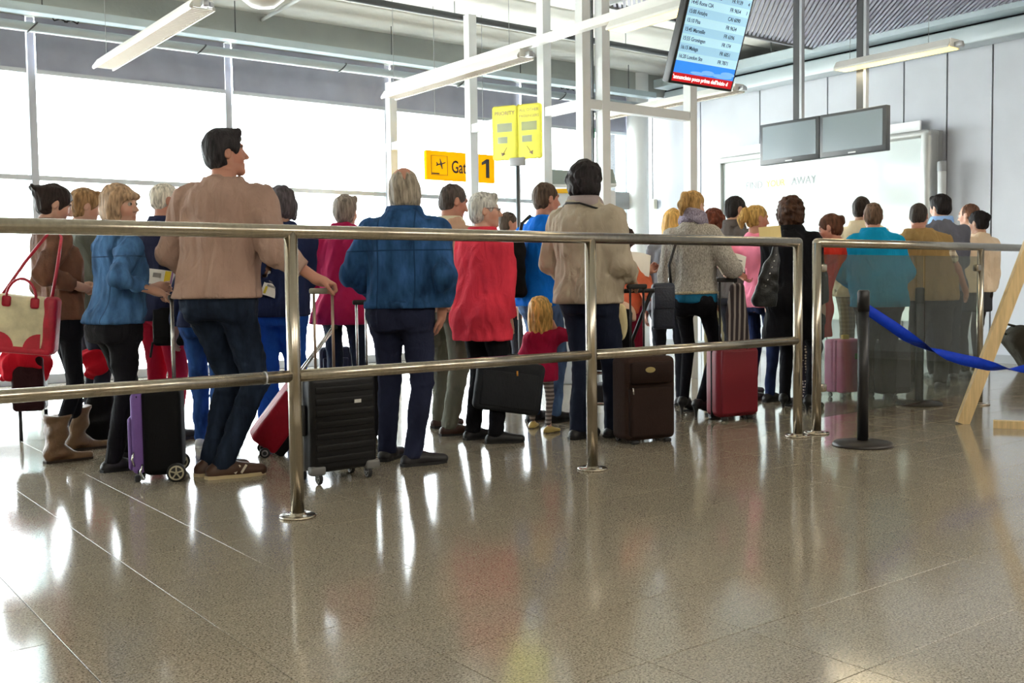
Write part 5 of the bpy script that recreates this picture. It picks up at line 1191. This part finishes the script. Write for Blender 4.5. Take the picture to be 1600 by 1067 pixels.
for sx in (-1, 1): wheel(t, sx * (W / 2 + .005), D_ - .01, .05, .03, mat('rim_bone', '#b4ad95', .4))
for sx in (-1, 1): MB().rbox((sx * .12, -.01, .018), (.035, .03, .036), .008, 2).build('foot', M_rub, t)
MB().tube([(-.06, D_ * .5, .035 + H_), (-.05, D_ * .5, .06 + H_), (.05, D_ * .5, .06 + H_), (.06, D_ * .5, .035 + H_)], .009, 8).build('carry_handle', M_rub, t)
zg = np.array(at(266, 468, depth(np.array(t.location)) + .1))[2]
tele(t, -.05, .05, D_ - .02, .45, zg, M_chr, M_rub, .007)
for k in range(2): MB().tube([(W / 2 - .03 + .02 * k, -.02 + .04 * k, .17 - .07 * k), (W / 2 + .0 + .01 * k, -.03 + .04 * k, .13 - .07 * k), (W / 2 - .02, -.02 + .04 * k, .09 - .07 * k)], .006, 6).build('zip_pull', M_chr, t)
# 3 brown upright
A, B = fl(962, 689), fl(1042, 693); o, rz, W = frame_from(A, B); rz = math.radians(-12); W = .37; o = fl(1022, 693)
t = thing('suitcase', 'dark brown fabric suitcase with oval badge beside the second railing post', 'suitcase', tuple(o), rz)
MBR = mat('case_brown', '#352620', 0.75, kind='cloth', bscale=60, dist=.003); MBR2 = mat('case_brown_dark', '#2a1e1a', 0.75, kind='cloth', bscale=60, dist=.003)
H_ = .53
MB().rbox((0, .12, .02 + H_ / 2), (W, .20, H_), .04, 4).build('body', MBR, t)
MB().rbox((-.01, .015, .03 + H_ * .33), (W - .05, .05, H_ * .60), .02, 4).build('front_pocket', MBR2, t)
MB().rbox((-.01, .012, .03 + H_ * .79), (W - .06, .04, H_ * .26), .018, 4).build('upper_pocket', MBR2, t)
MB().prism([(.036 * math.cos(a), .018 * math.sin(a)) for a in np.linspace(0, 2 * PI, 20)[:-1]], .004, lambda u, v, w: (u - .03, -.012 + w, v + .03 + H_ * .83)).build('oval_badge', mat('badge_gold', '#a99a6a', .35, .6), t)
MB().tube([(-.155, -.005, .36), (-.155, -.012, .32)], .005, 6).build('zip_pull', M_chr, t)
MB().tube([(-.07, .1, H_ + .02), (-.05, .1, H_ + .035), (.05, .1, H_ + .035), (.07, .1, H_ + .02)], .010, 8).build('carry_handle', MBR2, t)
for sx in (-1, 1): MB().rbox((sx * .12, .03, .012), (.05, .03, .024), .008, 2).build('foot', M_rub, t); wheel(t, sx * .14, .20, .03, .02)
tele(t, -.05, .05, .19, .5, .98, mat('tube_black', '#1c1c1e', .4), M_rub, .007)
# 4 dark red hard case
A, B = fl(1113, 657), fl(1182, 655); o, rz, W = frame_from(A, B); rz = math.radians(-14); W = .365; H_ = .52; o = fl(1158, 657)
t = thing('suitcase', 'smooth dark red suitcase with a tall black handle', 'suitcase', tuple(o), rz)
MRD = mat('case_red', '#7d1024', 0.5)
MB().rbox((0, .11, .025 + H_ / 2), (W, .19, H_), .05, 5).build('body', MRD, t); MB().rbox((0, .02, .025 + H_ / 2), (W - .05, .04, H_ - .05), .018, 4).build('front_panel', MRD, t)
MB().rbox((0, .11, .025 + H_ / 2), (W + .006, .025, H_ + .006), .01, 3).build('zip_band', MBK, t)
for sx in (-1, 1): MB().rbox((sx * .11, .05, .014), (.05, .03, .028), .008, 2).build('foot', M_rub, t); wheel(t, sx * .14, .18, .028, .02)
zg = np.array(at(1142, 440, depth(o) + .15))[2]; tele(t, -.065, .065, .17, .5, zg, mat('tube_black', '#1c1c1e', .4), M_rub, .008, .011)
# 5 pink cabin case and yellow tag
o = fl(1335, 621); rz = math.radians(-6)
t = thing('suitcase', 'pink cabin case with a yellow tag behind the belt post', 'suitcase', tuple(o), rz); H_ = .46; W = .32
MPK = mat('case_pink', '#c24f86', 0.4); MPK2 = mat('case_pink_side', '#d67fb0', 0.4)
MB().rbox((0, .03, .045 + H_ / 2), (W, .09, H_), .03, 4).build('front_shell', MPK, t); MB().rbox((0, .15, .045 + H_ / 2), (W, .11, H_), .03, 4).build('back_shell', MPK2, t)
MB().rbox((0, .09, .045 + H_ / 2), (W - .01, .03, H_ - .01), .008, 2).build('zip_band', MPK2, t)
MB().box((.02, -.017, .045 + H_ * .68), (.07, .004, .05)).build('name_plate', mat('plate_olive', '#7b7a54', .5), t)
MB().rbox((-.04, .07, .06 + H_), (.08, .03, .045), .008, 2).build('luggage_tag', mat('tag_yellow', '#d9c25a', .5), t)
for sx in (-1, 1):
    for y in (.03, .16): wheel(t, sx * .12, y, .022, .018)
# 6 black case with yellow tag, umbrella
o = fl(1402, 621); t = thing('suitcase', 'black suitcase with a small yellow tag behind the glass', 'suitcase', tuple(o), math.radians(-20)); H_ = .46
MB().rbox((0, .1, .03 + H_ / 2), (.30, .2, H_), .03, 4).build('body', mat('case_plum', '#2a2730', .6), t); MB().rbox((0, -.0, .03 + H_ * .4), (.25, .04, H_ * .6), .018, 3).build('front_pocket', mat('case_plum', '#2a2730', .6), t)
MB().rbox((-.03, .0, .03 + H_), (.06, .02, .05), .006, 2).build('luggage_tag', mat('tag_yellow', '#d9c25a', .5), t)
for sx in (-1, 1): wheel(t, sx * .12, .18, .025, .02)
p = fl(1382, 612); t = thing('umbrella', 'folded violet umbrella standing against the black suitcase', 'umbrella', tuple(p))
MB().lathe([(0.004, 0), (.012, .04), (.045, .26), (.03, .36), (.012, .40), (0, .40)], 12).build('canopy', mat('umbrella_violet', '#4a3c86', .6, kind='cloth'), t); MB().tube([(0, 0, .38), (0, 0, .5), (.02, 0, .54), (.05, 0, .53), (.055, 0, .5)], .008, 8).build('handle', M_rub, t)
# 7 red trolley leaning
o = fl(412, 712); t = thing('suitcase', 'red trolley bag pulled at a slant behind the first railing post', 'suitcase', tuple(o), math.radians(-20))
RT_ = np.array(Matrix.Rotation(math.radians(38), 3, 'Y')) ; q = lambda x, y, z: RT_ @ np.array((x, y, z)) + np.array((0, .06, .03))
MB().rbox(q(-.03, .0, .24), (.18, .30, .44), .03, 4, RT_).build('body', mat('bag_crimson', '#8e1426', .6, kind='cloth'), t); MB().rbox(q(.075, .0, .22), (.07, .27, .38), .02, 4, RT_).build('front_pocket', MBK, t)
MB().box(q(-.02, -.155, .40), (.20, .006, .05), RT_).build('striped_strap', mat('strap_green', '#3f9a6c', .6, kind='stripes', col2='#d8e6dc', axis='Z', freq=220), t)
MB().tube([q(-.1, -.05, .45), q(-.1, -.05, .85)], .008, 8).build('handle_tube', M_chr, t); MB().tube([q(-.1, .05, .45), q(-.1, .05, .85)], .008, 8).build('handle_tube', M_chr, t); MB().tube([q(-.1, -.07, .86), q(-.1, .07, .86)], .014, 8).build('handle_grip', M_rub, t)
for y in (-.1, .12): b = MB(); b.lathe([(0, -.012), (.03, -.012), (.032, 0), (.03, .012), (0, .012)], 18, (0, y, .032), axis=1); wo = b.build('wheel', M_rub, t); MB().lathe([(.012, -.014), (.02, -.014), (.02, .014), (.012, .014)], 14, (0, y, .032), axis=1).build('hub', M_hub, wo)
# 8 case behind the denim man (chrome handle), navy bag further back
o = fl(566, 690); t = thing('suitcase', 'dark case with chrome handle tubes just behind the denim jacket man', 'suitcase', tuple(o), math.radians(-20))
MB().rbox((0, .1, .25), (.30, .2, .44), .03, 4).build('body', MBK, t); zg = np.array(at(570, 475, depth(o)))[2]; tele(t, -.016, .045, .02, .45, zg, M_chr, M_rub, .008)
for sx in (-1, 1): wheel(t, sx * .12, .18, .028, .02)
o = gd(526, 8.2); t = thing('travel_bag', 'navy travel bag with a pale label under the flared magenta coat', 'bag', tuple(o), math.radians(-25)); zt = np.array(at(526, 541, 8.2))[2]
MNV = mat('bag_navy', '#1d2338', .5, kind='cloth'); MB().rbox((0, 0, zt / 2), (.26, .18, zt), .04, 4).build('body', MNV, t); MB().rbox((0, -.1, zt * .5), (.2, .04, zt * .7), .015, 3).build('front_pocket', MNV, t); MB().box((.02, -.093, zt * .9), (.05, .004, .04)).build('label_patch', M_tag, t)
MB().tube([(-.06, 0, zt), (-.04, 0, zt + .03), (.04, 0, zt + .03), (.06, 0, zt)], .008, 8).build('carry_handle', M_rub, t)
# 9 soft case carried by the woman in red
I = PP['redlady']; hp = I['W'](I['J']['PR']); d0 = depth(hp)
c = at(794, 603, d0 - .05); t = thing('carry_case', 'large soft dark grey case carried low by the woman in red', 'case', (c[0], c[1], 0), math.radians(-30)); z0 = c[2]
TL = np.array(Matrix.Rotation(math.radians(9), 3, 'Y')); MCG = mat('case_grey', '#26282b', .7, kind='cloth', bscale=40, dist=.003)
v = Vol((-.3, -.13, z0 - .27), (.3, .13, z0 + .27), .011); v.box((0, 0, z0), (.215, .07, .165), .035, .01, TL); v.noise(.004, 30, 4); me, _ = v.mesh('case'); link('body', me, t, MCG)
MB().rbox(np.array((0, -.065, z0 - .02)), (.36, .025, .23), .012, 3, TL).build('front_pocket', MCG, t)
hl = np.array((hp[0] - c[0], hp[1] - c[1])); a = math.radians(30); hx = hl[0] * math.cos(a) - hl[1] * math.sin(a)
MB().tube([(hx - .07, 0, z0 + .155), (hx - .06, 0, z0 + .195), (hx + .05, 0, z0 + .195), (hx + .06, 0, z0 + .145)], .011, 8).build('handle', M_rub, t)
MB().tube([(.05, -.075, z0 + .1), (.05, -.08, z0 + .07)], .006, 6).build('zip_pull', mat('pull_orange', '#c98a2e', .4), t)
# 10 black bag of the man in navy coat
c = at(276, 510, 6.75); t = thing('shoulder_bag', 'black laptop bag hanging at the crimson trousers', 'bag', (c[0], c[1], 0), math.radians(-38))
MB().rbox((0, 0, c[2]), (.30, .09, .25), .025, 4).build('body', MBK, t); MB().rbox((0, -.05, c[2] + .02), (.27, .02, .19), .008, 3).build('flap', MBK, t); MB().tube([(-.14, 0, c[2] + .12), (-.12, .02, c[2] + .35), (-.08, .04, c[2] + .55)], .010, 6).build('strap', M_rub, t); MB().tube([(-.15, -.03, c[2] - .1), (-.17, -.03, c[2] - .2)], .008, 6).build('strap_end', M_rub, t)
# 11 red and cream handbag
c = at(36, 505, 5.75); t = thing('handbag', 'large cream handbag with red leather trim at the left edge', 'handbag', (c[0], c[1], 0), math.radians(-30)); z0 = c[2]
MCR = mat('leather_cream', '#cfc6a4', .5, kind='leather'); MRL = mat('leather_red', '#b01730', .4, kind='leather')
tz = np.array(Matrix.Rotation(math.radians(6), 3, 'Y'))
v = Vol((-.24, -.12, z0 - .24), (.24, .12, z0 + .22), .009); v.box((0, 0, z0), (.165, .055, .155), .03, .01, tz); v.noise(.004, 35, 8); me, _ = v.mesh('bag'); link('body', me, t, MCR)
MB().rbox(tz @ np.array((.150, -.0, 0)) + (0, 0, z0), (.075, .128, .325), .03, 4, tz).build('side_panel', MRL, t); MB().rbox(tz @ np.array((0, 0, -.148)) + (0, 0, z0), (.34, .128, .04), .015, 3, tz).build('base_trim', MRL, t)
for sx in (-1, 1):
    pr = MB(); ptsq = [(0, 0)] + [(.09 * math.cos(a), .09 * math.sin(a)) for a in np.linspace(0, PI / 2, 8)]
    pr.prism([(sx * (-.115 + u) if sx > 0 else .115 - u, v) for u, v in ptsq] if sx < 0 else [(.115 - u, v) for u, v in ptsq], .006, lambda u, v, w, sx=sx: tz @ np.array((u if sx > 0 else -u, -.062 + w, -.14 + v)) + (0, 0, z0)); pr.build('corner_patch', MRL, t)
for x in (-.075, .075): MB().rbox(tz @ np.array((x, -.062, .12)) + (0, 0, z0), (.045, .012, .06), .012, 3, tz).build('handle_tab', MRL, t)
MB().tube([tz @ np.array((.08 * math.cos(a), -.06, .13 + .12 * math.sin(a))) + (0, 0, z0) for a in np.linspace(0, PI, 12)], .008, 8).build('handle', MRL, t)
I = PP['brunette']; sh = I['W'](I['J']['SR'] + np.array((-.01, .0, .075))); Lw = lambda w: np.array(((w[0] - c[0]) * math.cos(PI / 6) - (w[1] - c[1]) * math.sin(PI / 6), (w[0] - c[0]) * math.sin(PI / 6) + (w[1] - c[1]) * math.cos(PI / 6), w[2]))
s_ = Lw(sh); e1 = np.array((-.12, .0, z0 + .14)); e2 = np.array((.16, 0, z0 + .14))
MB().tube([e1, e1 * .5 + s_ * .5 + (-.02, -.01, 0), s_ + (-.02, -.02, 0), s_ + (.04, -.07, -.06), e2 * .55 + s_ * .45 + (.05, -.11, 0), e2], .009, 8).build('shoulder_strap', MRL, t)
# 12 red garment on a dark bag at far left, black bag on floor
c = gd(45, 6.9); t = thing('trolley_bag', 'dark trolley bag with red jacket on top behind brown boots', 'bag', tuple(c), math.radians(-20)); z1 = np.array(at(45, 638, 6.9))[2]; z2 = np.array(at(45, 548, 6.9))[2]
MB().rbox((.02, 0, (z1 + z2 - .1) / 2 + .03), (.20, .22, z2 - z1 - .02), .03, 4).build('body', mat('bag_maroon', '#2e1418', .6, kind='cloth'), t)
for sx in (-1, 1): MB().tube([(sx * .08 + .02, .1, z1 - .02), (sx * .08 + .02, .1, .0)], .012, 8).build('leg', M_rub, t)
v = Vol((-.25, -.2, z1), (.22, .2, z2 + .1), .011); zc_ = z2 - .05; v.ell((0, 0, zc_), (.14, .13, .08), .03); v.ell((-.10, -.02, zc_ - .06), (.07, .09, .10), .04); v.ell((.07, 0, zc_ - .07), (.07, .12, .09), .04); v.noise(.022, 42, 12); me, _ = v.mesh('cloth'); link('red_jacket', me, t, cloth_mat('#c2182c'))
c = fl(146, 692); t = thing('rucksack', 'slumped black rucksack on the floor behind the brown boots', 'bag', tuple(c), math.radians(-30))
v = Vol((-.2, -.16, -.01), (.2, .16, .42), .011); v.ell((.02, 0, .12), (.13, .11, .14), .03); v.ell((.05, 0, .26), (.09, .09, .12), .04); v.noise(.008, 36, 5); v.plane((0, 0, -1), 0); me, _ = v.mesh('sack'); link('body', me, t, MBK); MB().tube([(-.06, -.11, .08), (-.10, -.12, .2), (0, -.1, .33)], .010, 6).build('strap', mat('strap_grey', '#4a4d52', .6), t)
c = at(150, 565, 6.9); t = thing('red_jacket', 'bright red jacket bundle hanging between the denim and leather jackets', 'jacket', (c[0], c[1], 0)); v = Vol((-.16, -.14, c[2] - .16), (.16, .14, c[2] + .16), .011); v.ell((0, 0, c[2]), (.085, .07, .11), .02); v.ell((.0, 0, c[2] + .04), (.10, .06, .05), .03); v.noise(.02, 48, 9); me, _ = v.mesh('bundle'); link('cloth', me, t, cloth_mat('#c2182c'))
MB().tube([(0, .02, c[2] - .08), (0, .02, .0)], .012, 8).build('trolley_tube', M_chr, t)
# 13 olive bag at the right edge, near the panelled wall
c = fl(1600, 578); t = thing('trolley_bag', 'dark olive bag leaning at the right edge by the panelled wall', 'bag', tuple(c), math.radians(-30)); Rb = np.array(Matrix.Rotation(math.radians(-38), 3, 'Y'))
v = Vol((-.45, -.25, -.02), (.45, .25, .65), .014); v.box((.0, 0, .24), (.13, .15, .26), .08, .01, Rb); v.noise(.008, 26, 3); v.plane((0, 0, -1), 0); me, _ = v.mesh('bag'); link('body', me, t, mat('bag_olive', '#37342c', .75, kind='cloth')); MB().tube([Rb @ np.array(q_) + (0, 0, .24) for q_ in ((-.07, 0, .24), (-.09, 0, .31), (.0, 0, .34), (.06, 0, .26))], .014, 8).build('handle', mat('bag_olive', '#37342c', .75), t)
# 14 navy shoulder bag of the woman in grey cardigan
I = PP['scarfwoman']; c = at(1036, 478, I['d0'] - .12); t = thing('shoulder_bag', 'navy shoulder bag hanging from the grey cardigan woman', 'bag', (c[0], c[1], 0), math.radians(-35))
MB().rbox((0, 0, c[2]), (.17, .10, .34), .03, 4).build('body', mat('bag_ink', '#1b2234', .55, kind='leather'), t); MB().rbox((0, -.05, c[2] + .06), (.15, .02, .16), .008, 3).build('flap', MATS['bag_ink'], t)
sh = I['W'](I['J']['SL'] + np.array((.02, .0, .07))); a = math.radians(35); w_ = sh - c; s_ = np.array((w_[0] * math.cos(a) - w_[1] * math.sin(a), w_[0] * math.sin(a) + w_[1] * math.cos(a), sh[2]))
MB().tube([(.06, 0, c[2] + .16), np.array((.04, -.04, c[2] + .3)), s_ + (-.02, -.10, -.12), s_ + (0, -.04, -.01), s_ + (.02, .06, 0)], .011, 6).build('strap', M_rub, t); MB().rbox((.055, -.0, c[2] + .19), (.03, .015, .04), .006, 2).build('buckle', M_chr, t)
# 15 black studded handbag
c = at(1201, 438, 7.5); t = thing('shoulder_bag', 'black studded shoulder bag between the pink top and black coat', 'bag', (c[0], c[1], 0), math.radians(-30)); v = Vol((-.16, -.12, c[2] - .25), (.16, .12, c[2] + .3), .010); v.loft([c[2] - .19, c[2] - .1, c[2] + .1, c[2] + .26], [-.03, -.03, .02, .06], [0] * 4, [.085, .095, .06, .02], [.055, .06, .045, .015], .02); v.noise(.006, 40, 2); me, _ = v.mesh('bag'); link('body', me, t, mat('leather_black', '#0f0f11', .4, kind='leather'))
for k in range(6): MB().lathe([(.006, 0), (.004, .004), (0, .005)], 8, (.012 + .016 * k - .06, c[2] * 0 - .066, c[2] - .04 + .045 * k), axis=1).build('stud', M_chr, t)
# 16 striped scarf bundle on the red case
c = at(1152, 488, 7.27); t = thing('scarf', 'grey striped scarf draped over the dark red suitcase handle', 'scarf', (c[0], c[1], 0), math.radians(-30)); v = Vol((-.14, -.1, c[2] - .28), (.14, .1, c[2] + .24), .0085)
for k, (x, w_) in enumerate(((-.06, .024), (-.025, .026), (.01, .024), (.045, .026))): v.cap((x * .5, -.01 * (k % 2), c[2] + .18), (x, 0, c[2] - .02), w_, w_ * 1.1, .012); v.cap((x, 0, c[2] - .02), (x * 1.25 + .02, .01 * (k % 2), c[2] - .24 + .03 * (k % 3)), w_ * 1.1, w_ * .9, .012)
me, _ = v.mesh('scarf'); link('cloth', me, t, mat('scarf_stripe', '#3b3436', .8, kind='stripes', col2='#8d8480', axis='X', freq=170, duty=.35))
# 17 papers in hands
def paper(px, py, d, w, h, lab, rx, ry, rz, col='#e6e2da', marks=()):
    c = at(px, py, d); t = thing('paper', lab, 'paper', tuple(c)); t.rotation_euler = (math.radians(rx), math.radians(ry), math.radians(rz))
    b = MB(); n = 6
    for k in range(n):
        x0, x1 = -w / 2 + w * k / n, -w / 2 + w * (k + 1) / n; z0, z1 = .012 * math.sin(PI * k / n), .012 * math.sin(PI * (k + 1) / n)
        b.add([(x0, -h / 2, z0), (x1, -h / 2, z1), (x1, h / 2, z1), (x0, h / 2, z0), (x0, -h / 2, z0 + .0015), (x1, -h / 2, z1 + .0015), (x1, h / 2, z1 + .0015), (x0, h / 2, z0 + .0015)], [(3, 2, 1, 0), (4, 5, 6, 7), (0, 1, 5, 4), (2, 3, 7, 6)])
    b.build('sheet', mat('paper_' + col.strip('#'), col, .7), t)
    for k, (u, v_, ww, hh, mc) in enumerate(marks):
        for zz in (.0155, -.003): MB().box((u * w, v_ * h, zz), (ww * w, hh * h, .001)).build('printed_mark', mat('ink_' + mc.strip('#'), mc, .7), t)
I = PP['navyman']
paper(254, 434, 6.72, .24, .10, 'white printed sheet with a yellow block held by the navy coat man', 78, 8, -38, marks=((.15, 0, .16, .9, '#e6c52a'), (.27, 0, .03, .9, '#9a5a9a'), (-.15, .1, .2, .3, '#8d8a86')))
paper(428, 446, 6.72, .13, .17, 'crumpled printed boarding sheet held by the navy sweater woman', 70, 20, -30, marks=((0, .1, .6, .08, '#8d8a86'), (0, -.1, .6, .08, '#8d8a86'), (-.3, -.3, .12, .3, '#d8c23a')))
paper(1000, 413, 8.0, .16, .21, 'plain white sheet read by the woman in orange', 55, 12, -35)
paper(1133, 409, 7.6, .14, .17, 'white sheet held in front of the grey cardigan woman', 62, -25, -35)
paper(1152, 410, 7.75, .13, .13, 'small crumpled sheet held by the woman in pink', 70, 15, -30, '#d8d2ca', marks=((0, .1, .5, .1, '#8d8a86'),))
paper(1203, 363, 7.9, .17, .09, 'beige folder held at the shoulder of the woman in pink', 82, -4, -35, '#dcc68a')
# 18 pushchair
I = PP['jacketman']; o = gd(950, 7.35); t = thing('pushchair', 'black pushchair with white-rimmed wheels in front of the beige jacket man', 'pushchair', tuple(o), math.radians(-50))
hp = I['W'](I['J']['PR']); w_ = hp - o; a = math.radians(50); hl = np.array((w_[0] * math.cos(a) - w_[1] * math.sin(a), w_[0] * math.sin(a) + w_[1] * math.cos(a), hp[2]))
MFR = mat('frame_black', '#151517', .4)
for sx in (-1, 1):
    x = sx * .2
    MB().tube([(hl[0] + sx * .13, hl[1], hl[2] - .02), (x, hl[1] * .6 + .05, .62), (x, .15, .35), (x, .62, .10)], .013, 10).build('frame_tube', MFR, t); MB().tube([(x, .22, .42), (x, -.06, .12)], .012, 8).build('frame_tube', MFR, t)
    for y, r in ((-.06, .115), (.62, .085)):
        b = MB(); b.tube([(x + sx * .03, y + r * math.cos(q_) * .86, r + r * .86 * math.sin(q_)) for q_ in np.linspace(0, 2 * PI, 25)[:-1]], r * .14, 8, closed=True); wo = b.build('wheel', M_rub, t)
        h_ = MB(); h_.tube([(x + sx * .03, y + r * math.cos(q_) * .66, r + r * .66 * math.sin(q_)) for q_ in np.linspace(0, 2 * PI, 21)[:-1]], r * .08, 6, closed=True)
        for k in range(5): q_ = 2 * PI * k / 5; h_.tube([(x + sx * .03, y, r), (x + sx * .03, y + r * .64 * math.cos(q_), r + r * .64 * math.sin(q_))], r * .06, 6)
        h_.build('rim', mat('rim_white', '#d5d7d6', .4), wo)
MB().tube([(hl[0] - .15, hl[1], hl[2] - .015), (hl[0] + .15, hl[1], hl[2] - .015)], .015, 10).build('push_bar', M_rub, t)
MB().tube([(-.2, .16, .36), (.2, .16, .36)], .012, 8).build('cross_tube', M_chr, t); MB().tube([(-.2, -.06, .16), (.2, -.06, .16)], .012, 8).build('cross_tube', M_chr, t)
v = Vol((-.26, -.15, .25), (.26, .75, .95), .014); v.box((0, .28, .42), (.17, .2, .035), .03, .02); v.box((0, .12, .62), (.17, .04, .22), .03, .04, np.array(Matrix.Rotation(math.radians(18), 3, 'X'))); v.noise(.006, 30, 3); me, _ = v.mesh('seat'); link('seat', me, t, mat('seat_black', '#141416', .8, kind='cloth'))
v = Vol((-.25, -.15, .5), (.25, .5, 1.0), .012); v.ell((0, .16, .78), (.19, .16, .12), .02); v.plane((0, 0, -1), -.74); v.noise(.008, 30, 6); me, _ = v.mesh('hood'); link('hood', me, t, cloth_mat('#c9a690'))
v = Vol((-.16, -.1, .55), (.22, .4, .95), .010); v.ell((.1, .0, .74), (.05, .045, .13), .02); v.noise(.008, 34, 16); me, _ = v.mesh('blanket'); link('blanket', me, t, cloth_mat('#ded0a4'))
MB().rbox((0, .3, .2), (.3, .34, .14), .04, 3).build('basket', mat('basket_black', '#1a1a1d', .8), t); MB().bar((-.1, -.03, .55), (.12, .02, .47), .03, .008).build('green_label', mat('label_lime', '#a9b84a', .6), t)
# 19 metal bench far left by the window
c = fl(20, 620); c = on(18, 560, 1, 11.2); t = thing('bench', 'low grey metal bench by the window at the left edge', 'bench', (c[0], c[1], 0))
MB().rbox((0, 0, .43), (1.5, .45, .03), .01, 2).build('seat', M_grey, t); MB().rbox((0, .22, .66), (1.5, .03, .36), .01, 2).build('backrest', M_grey, t)
for x in (-.6, .6): MB().tube([(x, .15, .42), (x, .15, 0.02), (x, -.2, .02)], .02, 8).build('leg', M_grey, t)

c = at(804, 415, 7.45); t = thing('rucksack', 'black rucksack hanging at the cobalt sweater man, behind the coral red jacket', 'bag', (c[0], c[1], 0), math.radians(-30)); v = Vol((-.16, -.16, c[2] - .32), (.16, .16, c[2] + .3), .011); v.box((0, 0, c[2] - .02), (.075, .10, .22), .05, .02); v.noise(.007, 36, 21); me, _ = v.mesh('sack'); link('body', me, t, MBK); MB().tube([(.03, -.05, c[2] + .2), (.05, -.05, c[2] + .3), (.12, .0, c[2] + .36)], .014, 6).build('strap', M_rub, t)
